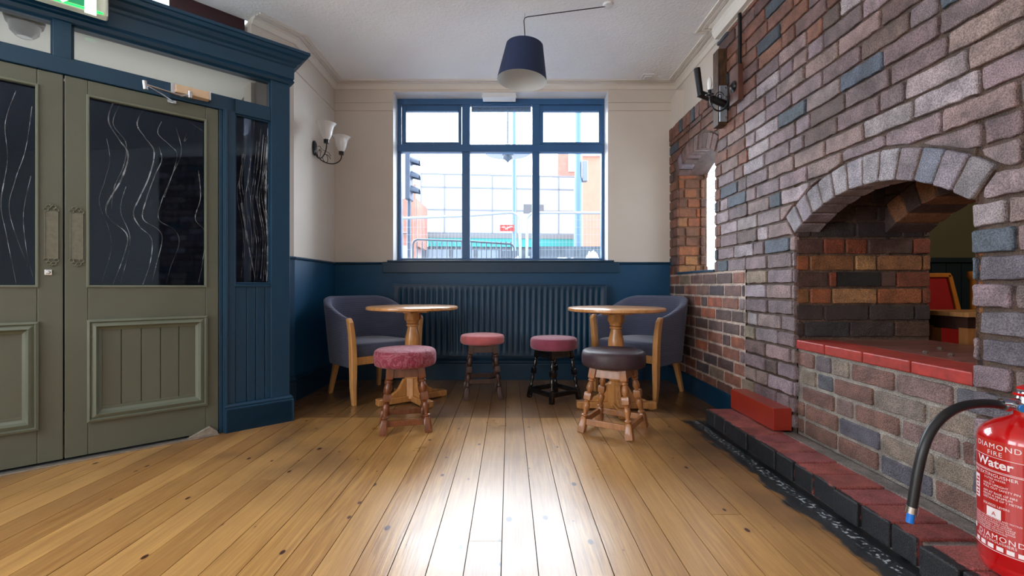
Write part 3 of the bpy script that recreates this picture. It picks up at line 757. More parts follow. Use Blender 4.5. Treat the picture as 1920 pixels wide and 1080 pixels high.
# doors
def door(name, label, t0, t1, gt0, gt1, pt0, pt1, handle_t, lines, lock=False):
    d = struct(thing(name, label, 'door'))
    n0, n1 = -.075, -.03; z0, z1 = .018, 1.892; gz0, gz1 = .86, 1.815; qz0, qz1 = .18, .693
    b = MB()
    b.box(t0, gt0, n0, n1, z0, z1, M=PM); b.box(gt1, t1, n0, n1, z0, z1, M=PM)
    b.box(gt0, gt1, n0, n1, z0, .25, M=PM); b.box(gt0, gt1, n0, n1, .64, gz0, M=PM); b.box(gt0, gt1, n0, n1, gz1, z1, M=PM)
    b.build('stiles', GREEN, d, bevel=.003)
    b = MB(); b.box(gt0+.0, gt1-.0, -.055, -.05, gz0, gz1, M=PM); pane = b.build('pane', DGLASS, d)
    b = MB(); e = .012
    for (a, c, e0, e1) in ((gt0-.006, gt0+e-.006, gz0-.006, gz1+.006), (gt1-e+.006, gt1+.006, gz0-.006, gz1+.006), (gt0, gt1, gz0-.006, gz0+e-.006), (gt0, gt1, gz1-e+.006, gz1+.006)):
        b.box(a, c, -.048, -.022, e0, e1, M=PM)
    b.build('glazing_bead', GREENM, d, bevel=.003)
    # panel moulding: raised frame round tongue and groove boards
    b = MB(); prof = [(0, -.03), (0, -.012), (.010, -.008), (.016, -.016), (.026, -.010), (.034, -.006), (.044, -.022), (.056, -.030), (.056, -.045), (0, -.045)]
    rs = []
    for (ct, cz, st_, sz) in ((pt0, qz0, 1, 1), (pt1, qz0, -1, 1), (pt1, qz1, -1, -1), (pt0, qz1, 1, -1), (pt0, qz0, 1, 1)):
        rs.append([(ct+st_*q, nn, cz+sz*q) for q, nn in prof])
    b.rings(rs, PM, cap=False); b.build('panel_moulding', GREENM, d)
    b = MB(); k = 5; w = (pt1-pt0-.1)/k
    for i in range(k): b.box(pt0+.05+i*w+.0018, pt0+.05+(i+1)*w-.0018, -.052, -.034, qz0+.05, qz1-.05, M=PM)
    b.box(pt0+.02, pt1-.02, -.06, -.045, qz0+.02, qz1-.02, M=PM)
    b.build('panel_boards', GREEN, d, bevel=.0015)
    # push plate with scrolled ends
    b = MB(); hw = .024; zc, zt, zb = 1.108, 1.222, .992
    b.box(handle_t-hw, handle_t+hw, -.03, -.025, zb, zt, M=PM)
    for x in (-hw, hw-.003): b.box(handle_t+x, handle_t+x+.003, -.03, -.022, zb, zt, M=PM)
    for sgn, ze in ((1, zt), (-1, zb)):
        for cx, cz_, r in ((-.018, .006, .0085), (.018, .006, .0085), (-.009, .021, .008), (.009, .021, .008), (0, .03, .004)):
            pts = [(handle_t+cx+r*math.cos(q*PI/6), -.0255, ze+sgn*cz_+r*math.sin(q*PI/6)) for q in range(11)]
            b.tube([PM @ Vector(p) for p in pts], .0026, 6)
    for z_ in (zb+.004, zc, zt-.004):
        for x in (-hw+.005, hw-.005): b.box(handle_t+x-.002, handle_t+x+.002, -.026, -.022, z_-.0015, z_+.0015, M=PM)
    b.build('push_plate', mat('painted_plate', (98, 99, 84), .32, .15, 60, coat=.4), d, bevel=.0008)
    if lock:
        b = MB(); b.box(-.014, .014, -.03, -.024, -.014, .014, M=PM @ Matrix.Translation((1.118, 0, .927)))
        c_, s_ = 0, 0
        b.tube([PM @ Vector((1.118, -.026, .927)), PM @ Vector((1.118, -.014, .927))], .008, 14)
        b.build('lock', CHROME, d, bevel=.003)
    smears(lines, pane, off=-.047)
    return d
random.seed(5)
LN = [([(215, 185), (203, 225), (222, 260), (240, 290), (228, 335), (200, 385), (205, 410), (238, 440), (232, 480), (212, 532)], .0040),
      ([(225, 195), (212, 232), (236, 268), (232, 310), (214, 352), (208, 400)], .0016),
      ([(272, 200), (257, 232), (272, 258), (289, 285), (280, 330), (262, 370), (250, 400), (262, 425), (284, 448), (282, 490), (268, 533)], .0034),
      ([(303, 228), (296, 250), (318, 272), (332, 290), (322, 330), (308, 370)], .0018),
      ([(298, 275), (303, 300), (290, 330), (274, 375), (268, 410), (296, 430), (304, 450), (292, 500), (285, 530)], .0026),
      ([(330, 240), (340, 285), (322, 330), (302, 380), (298, 412), (326, 430), (336, 455), (320, 500), (312, 530)], .0014),
      ([(372, 320), (376, 370), (366, 410), (384, 436), (380, 490), (372, 530)], .0020),
      ([(350, 226), (384, 248)], .0016),
      ([(200, 260), (206, 300), (196, 340), (186, 380), (204, 430), (208, 470), (190, 530)], .0010),
      ([(236, 350), (226, 395), (244, 450), (226, 530)], .0012),
      ([(350, 250), (346, 265), (366, 240)], .0008)]
for k in range(0):
    u = 195+k*26; LN.append(([(u, 240+k*9), (u+6, 300), (u-10, 350), (u-16, 400), (u+10, 440), (u-4, 500)], .0005))
door('door_2', 'sage green half glazed porch door with a moulded lower panel, right hand leaf', .420, 1.063, .482, .979, .476, .983, 1.02, LN)
LN2 = [([(30, 170), (10, 230), (14, 300), (2, 380), (12, 440), (30, 530)], .0018), ([(60, 200), (48, 280), (28, 340), (18, 400), (52, 500)], .0014), ([(58, 330), (44, 400), (50, 470), (62, 520)], .0012)]
door('door_1', 'sage green half glazed porch door with a lock, left hand leaf', 1.068, 1.715, 1.156, 1.65, 1.150, 1.66, 1.108, LN2, lock=True)
SL = []
random.seed(9)
for k in range(15):
    u = 447+k*4.1; v0 = 222+random.uniform(0, 60); w = random.uniform(.0006, .0022)
    SL.append(([(u+10, v0), (u+4, v0+70), (u-2, v0+120), (u+9, v0+190), (u+5, min(530, v0+270))], w))
SL += [([(503, 232), (500, 300), (498, 380), (502, 460), (500, 528)], .007), ([(452, 380), (462, 440), (478, 520)], .005)]
smears(SL, sl.children[0], off=-.056)
mb = MB(); pb(.42, 1.72, -.08, -.03, 0, .012)
struct(mb.build('trim_9', mat('threshold_dark', (34, 38, 46), .8, .3, 60, 1, 80)), 'dark worn threshold mat under the porch doors', 'threshold')
mb = MB(); pb(.42, 1.72, -.03, .006, 0, .008)
struct(mb.build('trim_10', mat('threshold_metal', (150, 142, 132), .4, .2, 30, metal=.5), bevel=.002), 'thin metal threshold strip on the floor', 'threshold')
# lobby behind the porch: dark walls, pale ceiling
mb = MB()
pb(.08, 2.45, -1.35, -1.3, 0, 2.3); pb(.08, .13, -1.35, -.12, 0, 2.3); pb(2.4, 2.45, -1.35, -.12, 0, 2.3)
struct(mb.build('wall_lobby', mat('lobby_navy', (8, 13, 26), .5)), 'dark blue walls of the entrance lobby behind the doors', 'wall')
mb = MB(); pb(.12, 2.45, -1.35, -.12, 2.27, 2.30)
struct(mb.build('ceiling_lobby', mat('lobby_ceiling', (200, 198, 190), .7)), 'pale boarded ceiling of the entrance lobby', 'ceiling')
# upper void above the lobby
mb = MB(); mb.prism([(-1.845, 3.172), (-1.90, 3.25), (-2.17, 2.95), (-2.140, 2.862)], 2.40, CZ-.001)
tag(mb.build('bulkhead_beam', MAROON), 'dark maroon painted beam above the porch at the ceiling edge', 'beam')
mb = MB(); mb.prism([(-3.6, 1.5), (-1.84, 3.3), (-2.6, 4.0), (-4.3, 2.3)], CZ+.25, CZ+.3)
mb.box(-4.4, -1.8, 3.6, 3.65, 2.28, CZ+.3); 
struct(mb.build('ceiling_void', mat('void_white', (220, 222, 224), .7)), 'white ceiling recess above the porch', 'ceiling')
lt = thing('ceiling_light', 'bright round white ceiling light above the porch', 'lamp', (-2.25, 2.92, CZ+.25))
b = MB(); b.lathe([(.12, 0), (.14, -.02), (.13, -.06), (.08, -.085), (.01, -.09)], 24); b.build('diffuser', mat('lit_diffuser', (255, 255, 255), .5, emit=(235, 242, 255), estr=9), lt, smooth=True)
b = MB(); b.lathe([(.15, 0), (.15, -.015), (.12, -.02)], 24); b.build('base', WHITE, lt, smooth=True)
# lobby lamp behind the toplight
ll = thing('lobby_lamp', 'round bulkhead lamp seen through the left toplight', 'lamp')
q = PM @ Vector((1.22, -.35, 2.19)); b = MB(); b.lathe([(.001, .07), (.07, .07), (.078, .05), (.07, .02)], 20, Matrix.Translation(q)); b.build('base', mat('lamp_grey', (70, 72, 78), .4, metal=.4), ll, smooth=True)
b = MB(); b.lathe([(.062, .02), (.055, -.02), (.03, -.045), (.001, -.05)], 20, Matrix.Translation(q)); b.build('lamp_shade', GLOSSW, ll, smooth=True)
area('lobby_fill_light', tuple(PM @ Vector((.95, -.75, 1.93))), (PI, 0, math.atan2(PD.y, PD.x)), 1.7, .5, 2.6, (1, .97, .92))  # unseen area light added to brighten the lobby ceiling

# door closer
dc = thing('door_closer', 'silver door closer with beige body and folding arm over the right porch door', 'door closer')
b = MB(); b.box(.474, .630, g, g+.05, 1.918, 1.962, M=PM); b.build('body', mat('closer_beige', (214, 188, 158), .35, metal=.2), dc, bevel=.003)
b = MB(); b.box(.630, .650, g, g+.045, 1.912, 1.962, M=PM); b.build('end_cap', CHROME, dc, bevel=.002)
b = MB(); b.box(.466, .474, g, g+.052, 1.914, 1.964, M=PM); b.build('end_cap', CHROME, dc, bevel=.002)
pt = lambda u, v, off: PM @ Vector((*(lambda q: (q[0], off, q[1]))(tz(u, v, off)),))
b = MB(); b.tube([pt(356, 178, .04), pt(340, 180, .06), pt(272, 158, .10)], .0055, 8); b.tube([pt(356, 172, .04), pt(356, 184, .04)], .012, 12); b.build('main_arm', CHROME, dc, smooth=True)
b = MB(); b.tube([pt(272, 158, .105), pt(305, 178, .05), pt(324, 190, .0)], .0050, 8); b.tube([pt(271, 152, .10), pt(273, 168, .10)], .012, 12)
b.box(-.02, .02, -.028, -.015, -.008, .008, M=PM @ Matrix.Translation((tz(322, 191, -.02)[0], 0, tz(322, 191, -.02)[1]))); b.build('forearm', CHROME, dc, smooth=True)

# exit sign
ex = thing('exit_sign', 'green and white illuminated emergency exit sign over the porch doors', 'exit sign')
b = MB(); b.box(.905, 1.45, .045, .105, 2.178, 2.39, M=PM); b.build('casing', mat('sign_casing', (214, 228, 216), .3, coat=.5), ex, bevel=.012, segs=3)
b = MB(); b.box(.950, 1.42, .105, .109, 2.196, 2.375, M=PM); b.build('face', mat('sign_green', (10, 132, 88), .3, emit=(10, 150, 96), estr=.35, coat=.5), ex)
b = MB(); b.box(.905+.02, 1.43, .098, .1065, 2.183, 2.192, M=PM); b.build('led_strip', mat('led_green', (40, 230, 90), .3, emit=(20, 235, 80), estr=1.6), ex)
b = MB(); t0 = tz(181, 20, .11)[0]; t1 = tz(158, 20, .11)[0]; zb = tz(170, 27, .11)[1]
b.box(t0, t1, .109, .1105, zb, 2.365, M=PM)
SW = mat('sign_white', (235, 245, 238), .4, emit=(235, 245, 238), estr=.3)
b.build('doorway_symbol', SW, ex); b = MB()
ta, za = tz(117, 5, .11)
b.add([(ta, .1105, za), (ta-.035, .1105, za+.035), (ta-.018, .1105, za+.035), (ta-.018, .1105, za+.09), (ta+.018, .1105, za+.09), (ta+.018, .1105, za+.035), (ta+.035, .1105, za+.035)], [[0, 1, 2, 3, 4, 5, 6]], PM)
b.build('arrow_symbol', SW, ex); b = MB()
b.add([(ta+.12, .1105, za+.03), (ta+.15, .1105, za+.03), (ta+.16, .1105, za+.09), (ta+.11, .1105, za+.09)], [[0, 1, 2, 3]], PM)
b.build('figure_symbol', SW, ex)

# door wedge
A_ = at(350, 826, .86*F/(826-VY)); B_ = at(410, 815, .86*F/(815-VY))
dv = (B_-A_); dv.z = 0; L_ = dv.length; an = math.atan2(dv.y, dv.x)
b = MB(); b.rings([[(0, 0, 0), (L_, 0, 0), (L_*.97, 0, .02), (L_*.72, 0, .054), (0.0, 0, .004)], [(0, .06, 0), (L_, .06, 0), (L_*.97, .06, .02), (L_*.72, .06, .054), (0, .06, .004)]])
w = b.build('door_wedge', mat('weathered_wedge', (140, 130, 118), .9, .25, 30, .8, 60), bevel=.002); w.location = (A_.x, A_.y, 0.001); w.rotation_euler = (0, 0, an)
tag(w, 'grey weathered wooden wedge pushed against the foot of the porch door', 'door wedge')

# ---------------------------------------------------------------- furniture
def sqring(z, r, sq, n=16):
    out = []
    for j in range(n):
        a = 2*PI*j/n+PI/16*0; c, s_ = math.cos(a), math.sin(a); k = r/max(abs(c), abs(s_)) if sq else r
        if sq: k = min(k, r*1.36)
        out.append((k*c, k*s_, z))
    return out
def leg_profile(H, w):
    # square foot, turned bobbins, square block, turned, square head (z from floor up)
    P = [(0, w*.95, 1), (.01, w, 1), (.085, w*.92, 1), (.098, w*.6, 0), (.104, w*.95, 0), (.110, w*.95, 0), (.116, w*.62, 0), (.135, w*.62, 0), (.155, w*.9, 0), (.175, w*.92, 0), (.19, w*.62, 0), (.197, w*.8, 0),
         (.203, w*.55, 0), (.207, w*.9, 1), (.215, w*.98, 1), (.245, w*.98, 1), (.253, w*.9, 1), (.258, w*.6, 0), (.27, w*.85, 0), (.285, w*.98, 0), (.305, w*.85, 0), (.322, w*.56, 0), (.328, w*.9, 0), (.334, w*.9, 0), (.340, w*.6, 0), (.345, w*.85, 1), (.352, w*.92, 1), (.42, w*.92, 1)]
    k = H/.42
    return [(z*k, r, q) for z, r, q in P]
def align(a, b, roll=0):
    a, b = Vector(a), Vector(b); d = (b-a).normalized()
    x = Vector((math.cos(roll), math.sin(roll), 0)); y = d.cross(x).normalized(); x = y.cross(d).normalized()
    return Matrix(((x.x, y.x, d.x, a.x), (x.y, y.y, d.y, a.y), (x.z, y.z, d.z, a.z), (0, 0, 0, 1))), (b-a).length
def stool(loc, rz, dia, H, label, wood, fabm, side=.26, legw=.021, thick=.10, turned=1, cross=False, tall=False):
    t = thing('bar_stool', label, 'stool', loc, rz, None)
    R = dia/2; s = side/2; zt = H-thick+.005; st_ = .088
    b = MB(); pr = [(R*.90, H-thick), (R*.97, H-thick+.006), (R*1.0, H-thick*.75), (R*1.0, H-thick*.35), (R*.97, H-thick*.12), (R*.9, H-.003), (R*.6, H+.003), (R*.2, H+.005), (.001, H+.005)]
    b.lathe([(R*.88, H-thick-.001)]+pr, 48); b.build('seat', fabm, t, smooth=True, angle=60)
    b = MB(); b.lathe([(.001, H-thick-.014), (R*.62, H-thick-.014), (R*.62, H-thick), (.001, H-thick)], 24); b.build('seat_board', wood, t)
    cor = [(-1, -1), (1, -1), (1, 1), (-1, 1)]
    for cx, cy in cor:
        M, L = align((cx*s, cy*s, 0.0), (cx*st_, cy*st_, zt-.004))
        b = MB(); pr = leg_profile(L, legw)
        b.rings([sqring(z, r, q) for z, r, q in pr], M); lo = b.build('leg', wood, t, smooth=True, angle=50)
    # aprons and stretchers
    for i in range(4):
        (ax, ay), (bx, by) = cor[i], cor[(i+1) % 4]
        f = lambda z: s+(st_-s)*z/zt
        za = zt-.065; k0, k1 = f(za), f(zt)
        px, py = (ax+bx)/2, (ay+by)/2; tx, ty = (bx-ax)/2, (by-ay)/2
        def pl(kk, h, o, z): return (px*(kk+o)+tx*h, py*(kk+o)+ty*h, z)
        b = MB()
        vs = [pl(k0, -(k0-.01), -.008, za), pl(k0, k0-.01, -.008, za), pl(k1, k1-.01, -.008, zt), pl(k1, -(k1-.01), -.008, zt),
              pl(k0, -(k0-.01), .008, za), pl(k0, k0-.01, .008, za), pl(k1, k1-.01, .008, zt), pl(k1, -(k1-.01), .008, zt)]
        b.add(vs, [[0, 1, 2, 3], [4, 7, 6, 5], [0, 4, 5, 1], [1, 5, 6, 2], [2, 6, 7, 3], [3, 7, 4, 0]]); b.build('apron', wood, t, bevel=.002)
        zs = .045 if not cross else .12; hh = .034
        if cross and i % 2: continue
        k0 = f(zs); b = MB()
        vs = [pl(k0, -(k0-.012), -.009, zs), pl(k0, k0-.012, -.009, zs), pl(k0, k0-.012, -.009, zs+hh), pl(k0, -(k0-.012), -.009, zs+hh),
              pl(k0, -(k0-.012), .009, zs), pl(k0, k0-.012, .009, zs), pl(k0, k0-.012, .009, zs+hh), pl(k0, -(k0-.012), .009, zs+hh)]
        b.add(vs, [[0, 1, 2, 3], [4, 7, 6, 5], [0, 4, 5, 1], [1, 5, 6, 2], [2, 6, 7, 3], [3, 7, 4, 0]]); b.build('stretcher', wood, t, bevel=.002)
    if cross:
        f = lambda z: s+(st_-s)*z/zt
        k = f(.11)
        b = MB(); b.tube([(-k, -k, .11), (k, k, .125)], .006, 8); b.tube([(k, -k, .125), (-k, k, .11)], .006, 8); b.build('cross_brace', wood, t)
    return t
def patterned(name, c1, c2, c3):
    m = bpy.data.materials.new(name); m.use_nodes = True; nt = m.node_tree; p = nt.nodes['Principled BSDF']; N = nt.nodes.new; L = nt.links.new
    t = N('ShaderNodeTexCoord'); v = N('ShaderNodeTexNoise'); v.inputs['Scale'].default_value = 11; v.inputs['Distortion'].default_value = 3.5; v.inputs['Detail'].default_value = 2
    L(t.outputs['Object'], v.inputs[0]); r = N('ShaderNodeValToRGB'); L(v.outputs[0], r.inputs[0])
    e = r.color_ramp.elements; e[0].position = .36; e[0].color = C(c1); e[1].position = .44; e[1].color = C(c2)
    q = e.new(.52); q.color = C(c1); q = e.new(.58); q.color = C(c3); q = e.new(.66); q.color = C(c1)
    L(r.outputs[0], p.inputs['Base Color']); p.inputs['Roughness'].default_value = .75; p.inputs['Sheen Weight'].default_value = .12
    n = N('ShaderNodeTexNoise'); n.inputs['Scale'].default_value = 200; L(t.outputs['Object'], n.inputs[0]); b = N('ShaderNodeBump'); b.inputs['Strength'].default_value = .3; b.inputs['Distance'].default_value = .002
    L(n.outputs[0], b.inputs['Height']); L(b.outputs[0], p.inputs['Normal']); return m
FAB1 = patterned('crimson_damask', (142, 44, 66), (150, 92, 100), (108, 32, 50))
FAB2 = mat('salmon_velvet', (182, 92, 94), .85, .12, 18, .5, 220, sheen=.3)
FAB3 = mat('plum_velvet', (136, 58, 80), .85, .14, 14, .4, 220, sheen=.3)
FAB4 = mat('aubergine_leatherette', (60, 44, 50), .5, .25, 12, .4, 60)
def rotp(d): return math.radians(d)
stool((-.637, 2.785, 0), rotp(15), .375, .482, 'round bar stool with patterned crimson seat and worn brown turned legs', OAKD, FAB1, side=.26, legw=.023)
stool((-.212, 3.58, 0), rotp(7), .345, .485, 'round bar stool with salmon pink velvet seat and dark walnut legs', WALNUT, FAB2, side=.26, legw=.021, thick=.072, cross=True)
stool((.342, 3.50, 0), rotp(35), .362, .472, 'round bar stool with plum pink seat and glossy black legs joined by a low frame', BLACKW, FAB3, side=.27, legw=.016, thick=.09)
stool((.627, 2.74, 0), rotp(-32), .378, .482, 'round bar stool with dark aubergine seat and tan turned legs', OAKM, FAB4, side=.29, legw=.022)

def table(loc, rz, label):
    t = thing('pub_table', label, 'table', loc, rz, 'round pedestal tables')
    H = .712; R = .338
    b = MB(); b.lathe([(.001, H-.026), (R-.012, H-.026), (R-.002, H-.021), (R, H-.012), (R-.003, H-.003), (R-.010, H), (.001, H)], 72); b.build('tabletop', OAKT, t, smooth=True, angle=40)
    b = MB(); w = .044
    n8 = 16
    def oct_(z, r):
        out = []
        for j in range(n8):
            a = 2*PI*j/n8; k = r/math.cos(((a+PI/8) % (PI/4))-PI/8); out.append((k*math.cos(a), k*math.sin(a), z))
        return out
    def cir(z, r): return [(r*math.cos(2*PI*j/n8), r*math.sin(2*PI*j/n8), z) for j in range(n8)]
    rs = [oct_(.03, .056), oct_(.18, .056), cir(.195, .042), cir(.205, .05), cir(.215, .05), cir(.225, .038), cir(.24, .05), cir(.26, .05), cir(.27, .036), cir(.29, .034), cir(.35, .044), cir(.42, .056), cir(.48, .055), cir(.54, .040), cir(.56, .036), cir(.565, .045), cir(.577, .045), cir(.582, .036), cir(.588, .046), cir(.60, .046), oct_(.61, .052), oct_(.618, .056), oct_(H-.05, .056), cir(H-.045, .06), cir(H-.027, .06)]
    b.rings(rs); b.build('column', OAK, t, smooth=True, angle=40)
    b = MB(); b.box(-.12, .12, -.03, .03, H-.048, H-.027); b.box(-.03, .03, -.12, .12, H-.048, H-.027); b.build('top_bracket', OAK, t, bevel=.003)
    for k in range(4):
        M = Matrix.Rotation(k*PI/2+PI/4, 4, 'Z'); b = MB()
        b.box(.03, .275, -.032, .032, .008, .052, M=M)
        poly = [(.05, .052), (.20, .052), (.205, .066), (.17, .072), (.12, .10), (.09, .15), (.075, .175), (.05, .178)]
        b.rings([[(x, -.016, z) for x, z in poly], [(x, .016, z) for x, z in poly]], M)
        b.box(.225, .262, -.025, .025, 0, .009, M=M)
        b.build('foot', OAK, t, bevel=.004)
    return t
table((-.725, 3.41, 0), rotp(-8), 'round oak pedestal table behind the crimson patterned stool')
table((.75, 3.20, 0), rotp(42), 'round oak pedestal table behind the dark aubergine stool')

def armchair(loc, rz, label):
    # local: front faces -Y, width along X
    t = thing('tub_armchair', label, 'armchair', loc, rz, 'tub armchairs by the window')
    W_, Dp = .275, .30
    def plan(a, k):   # a in -1..1 around the U, k widens
        q = abs(a); sg = 1 if a >= 0 else -1
        if q > .62:
            f = (q-.62)/.38; return (sg*(W_+.0+k*(.9-.5*f)), .04-(Dp+.0)*f*1.0)
        th = q/.62*PI/2
        return (sg*(W_+k)*abs(math.sin(th))**.9 if th else 0, .04+(.25+k)*math.cos(th)**.85 if th < PI/2-1e-6 else .04)
    n = 44; b = MB(); ths = .032
    secs = []
    for i in range(n+1):
        a = -1+2*i/n; q = abs(a)
        top = .625+.150*max(0, min(1, (1-q)/.62))**.8 if q < 1 else .625
        top = .625+.155*(.5-.5*math.cos(PI*min(1, (1-q)/.75)))
        def P(k, z): x, y = plan(a, k); return Vector((x, y, z))
        fl = .045*(.5+.5*min(1, (1-q)/.3))
        prof = []
        zb = .265
        for z in (zb, zb+.08, .42, .52, top-.06, top-.025): 
            f = (z-zb)/(top-zb); prof.append((fl*f**1.0-.012+.014, z))
        prof.append((fl+.001, top-.008)); prof.append((fl-ths*.35, top)); prof.append((fl-ths*1.3, top-.002)); prof.append((fl-ths*1.75, top-.018))
        for z in (top-.07, .5, .40, zb):
            f = max(0, (z-zb)/(top-zb)); prof.append((fl*f-.052, z))
        secs.append([P(k, z) for k, z in prof])
    b.rings(secs); sh = b.build('backrest', RIB, t, smooth=True, angle=70)
    # seat cushion
    b = MB(); rs = []
    outl = [plan(-1+2*i/32, -.055) for i in range(33)]
    outl = [(x, y) for x, y in outl]
    for z, k in ((.335, .97), (.345, 1.0), (.415, 1.0), (.432, .97), (.440, .88), (.444, .5), (.445, .02)):
        rs.append([(x*k, (y+.0)*k, z) for x, y in outl])
    b.rings(rs); b.build('seat', SEATF, t, smooth=True, angle=50)
    b = MB(); b.box(-W_+.01, W_-.01, -.272, -.250, .285, .342); b.build('front_rail', BEECH, t, bevel=.004)
    for sg in (-1, 1):
        b = MB(); rs = []
        for z, dx, w, dp in ((0, -.004, .014, .018), (.12, .002, .018, .022), (.28, .002, .021, .026), (.42, .006, .020, .026), (.52, .014, .018, .026), (.60, .026, .0165, .026), (.622, .028, .016, .020), (.632, .026, .012, .010)):
            cx = sg*(W_-.004+dx); cy = -.278+(.012 if z > .6 else 0)
            rs.append([(cx-w, cy-dp, z), (cx+w, cy-dp, z), (cx+w, cy+dp, z), (cx-w, cy+dp, z)])
        b.rings(rs); b.build('front_leg', BEECH, t, bevel=.005, segs=3)
        M, L = align((sg*.215, .235, 0), (sg*.185, .165, .30))
        b = MB(); b.rings([[(-w, -w, z), (w, -w, z), (w, w, z), (-w, w, z)] for z, w in ((0, .014), (L, .022))], M); b.build('back_leg', BEECH, t, bevel=.003)
    return t
def chair_at(F1, F2, side, label):
    F1, F2 = Vector(F1), Vector(F2); mid = (F1+F2)/2; ax = (F2-F1).normalized()
    if side < 0: ax = -ax
    rz = math.atan2(ax.y, ax.x); back = Vector((-math.sin(rz), math.cos(rz)))
    c = mid+back*.278
    armchair((c.x, c.y, 0), rz, label)
chair_at((-1.128, 3.27), (-.735, 3.665), 1, 'navy ribbed tub armchair with beech frame in the left corner beside the porch')
chair_at((1.083, 3.33), (.70, 3.745), -1, 'navy ribbed tub armchair with beech frame in the right corner beside the brick wall')

# ---------------------------------------------------------------- pendant lamp
pl_ = thing('pendant_lamp', 'navy drum pendant lamp with white lining hanging in front of the window', 'pendant lamp', (.095, 3.1, 2.385))
sh = bpy.data.objects.new('shade_tilt', None); bpy.data.objects.remove(sh)
Rm = Matrix.Rotation(math.radians(4.5), 4, 'Y')
b = MB(); b.lathe([(.170, -.125), (.126, .115)], 64, Rm, cap=False); b.lathe([(.1675, -.125), (.1235, .115)], 64, Rm, cap=False)
b2 = MB(); b2.lathe([(.170, -.125), (.126, .115), (.124, .116)], 64, Rm, cap=False); b2.build('lamp_shade', mat('navy_shade', (24, 42, 78), .7, .04, 60), pl_, smooth=True)
b2 = MB(); b2.lathe([(.170, -.1255), (.1675, -.1255), (.1235, .1155)], 64, Rm, cap=False); b2.build('shade_lining', mat('white_lining', (208, 212, 212), .7), pl_, smooth=True)
b2 = MB(); b2.lathe([(.018, .02), (.022, .06), (.020, .115), (.008, .13)], 16, Rm)
for k in range(3): b2.tube([Rm @ Vector((0, 0, .10)), Rm @ Vector((.125*math.cos(k*2.1), .125*math.sin(k*2.1), .113))], .002, 5)
b2.lathe([(.001, .0), (.024, .005), (.03, .03), (.02, .06)], 16, Rm @ Matrix.Translation((0, 0, -.035))); b2.build('lamp_holder', WHITE, pl_, smooth=True)
hk = Vector((.004, 0, .30)); 
pts = [Rm @ Vector((0, 0, .12)), (.010, 0, .2), (.004, 0, .285), (.010, -.004, .302), (.03, -.01, .306), (.25, -.05, .312), (.50, -.095, .318), (.545, -.10, .322), (.556, -.103, .334)]
b2 = MB(); b2.tube(pts, .0032, 8); b2.build('flex', BLACKR, pl_, smooth=True)
b2 = MB(); b2.tube([(.010, -.004, .296), (.010, -.004, .335)], .002, 6); b2.build('hook', CHROME, pl_)
b2 = MB(); b2.lathe([(.035, .335), (.033, .322), (.012, .318)], 20, Matrix.Translation((.556, -.103, 0))); b2.build('ceiling_rose', WHITE, pl_, smooth=True)

# ---------------------------------------------------------------- left wall lamp
sc_ = thing('wall_lamp', 'wrought iron wall lamp with two white bell shades on the left wall', 'wall lamp', (-1.609, 3.75, 2.0))
b = MB(); M = Matrix.Rotation(PI/2, 4, 'Y')
b.rings([[(x, .030*math.cos(a)*k, .062*math.sin(a)*k) for a in [2*PI*j/16 for j in range(16)]] for x, k in ((0, 1), (.008, 1), (.018, .7), (.024, .3))]); b.build('backplate', BLACKM, sc_, smooth=True)
for sg in (-1, 1):
    sy = sg*.16; ex_ = Vector((.165, sy, .0))
    b = MB(); pts = []
    for i in range(19):
        a = PI+PI*i/18*1.02; c = math.cos(a); s_ = math.sin(a)
        f = .5+.5*c
        pts.append((.012+f*.155, f*sy, -.02+s_*.085-.0*f))
    pts.append((.166, sy, -.0)); b.tube(pts, .0048, 8)
    # scroll
    pts = [(.07+.028*math.cos(q)*(1-i/26), sy*(.42+.16*math.cos(q)*(1-i/26)), -.066+.034*math.sin(q)) for i, q in enumerate([k*.42 for k in range(20)])]
    b.tube(pts, .0026, 6)
    b.tube([(.05, sy*.3, .0), (.085, sy*.55, -.012), (.10, sy*.6, -.04)], .0022, 6)
    b.build('arm', BLACKM, sc_, smooth=True)
    b = MB(); T = Matrix.Translation(ex_); b.lathe([(.008, -.012), (.02, -.01), (.021, .018), (.017, .022)], 16, T); b.build('lamp_cup', BLACKM, sc_, smooth=True)
    b = MB(); b.lathe([(.020, .018), (.032, .035), (.043, .062), (.049, .095), (.054, .118), (.066, .137), (.076, .146), (.073, .148), (.062, .139), (.050, .120), (.045, .095), (.039, .064), (.029, .038), (.016, .024)], 36, T, cap=False); b.build('lamp_shade', GLOSSW, sc_, smooth=True)

# ---------------------------------------------------------------- right wall: bracket board, black arm, candle wall lamp
br = thing('wall_bracket', 'black angled tube bracket bolted to a scorched board high on the brick wall', 'bracket')
b = MB(); b.box(1.418, 1.482, 3.09, 3.17, 1.957, 2.477); b.build('backing_board', mat('scorched_wood', (96, 66, 40), .6, .5, 14, .5, 40, stretch=(3, 3, 1), col2=(30, 22, 18)), br, bevel=.003)
b = MB(); b.box(1.424, 1.474, 3.076, 3.09, 1.975, 2.22); b.build('fixing_plate', mat('plate_steel', (176, 190, 204), .3, metal=.6), br, bevel=.002)
for z in (2.0, 2.06, 2.14, 2.2):
    b = MB(); b.tube([(1.462, 3.076, z), (1.462, 3.068, z)], .007, 12); b.build('bolt', CHROME, br)
b = MB(); b.tube([(1.45, 3.06, 2.085), (1.284, 3.06, 2.155)], .024, 14); b.tube([(1.285, 3.06, 2.14), (1.262, 3.06, 2.325)], .021, 14); b.build('arm', BLACKM, br, smooth=True)
wl = thing('candle_wall_lamp', 'black iron wall lamp with a bare candle bulb on a wooden block', 'wall lamp')
b = MB(); b.box(1.445, 1.482, 2.875, 2.985, 2.04, 2.27); b.build('mounting_block', mat('brown_block', (92, 58, 48), .5, .2, 12), wl, bevel=.003)
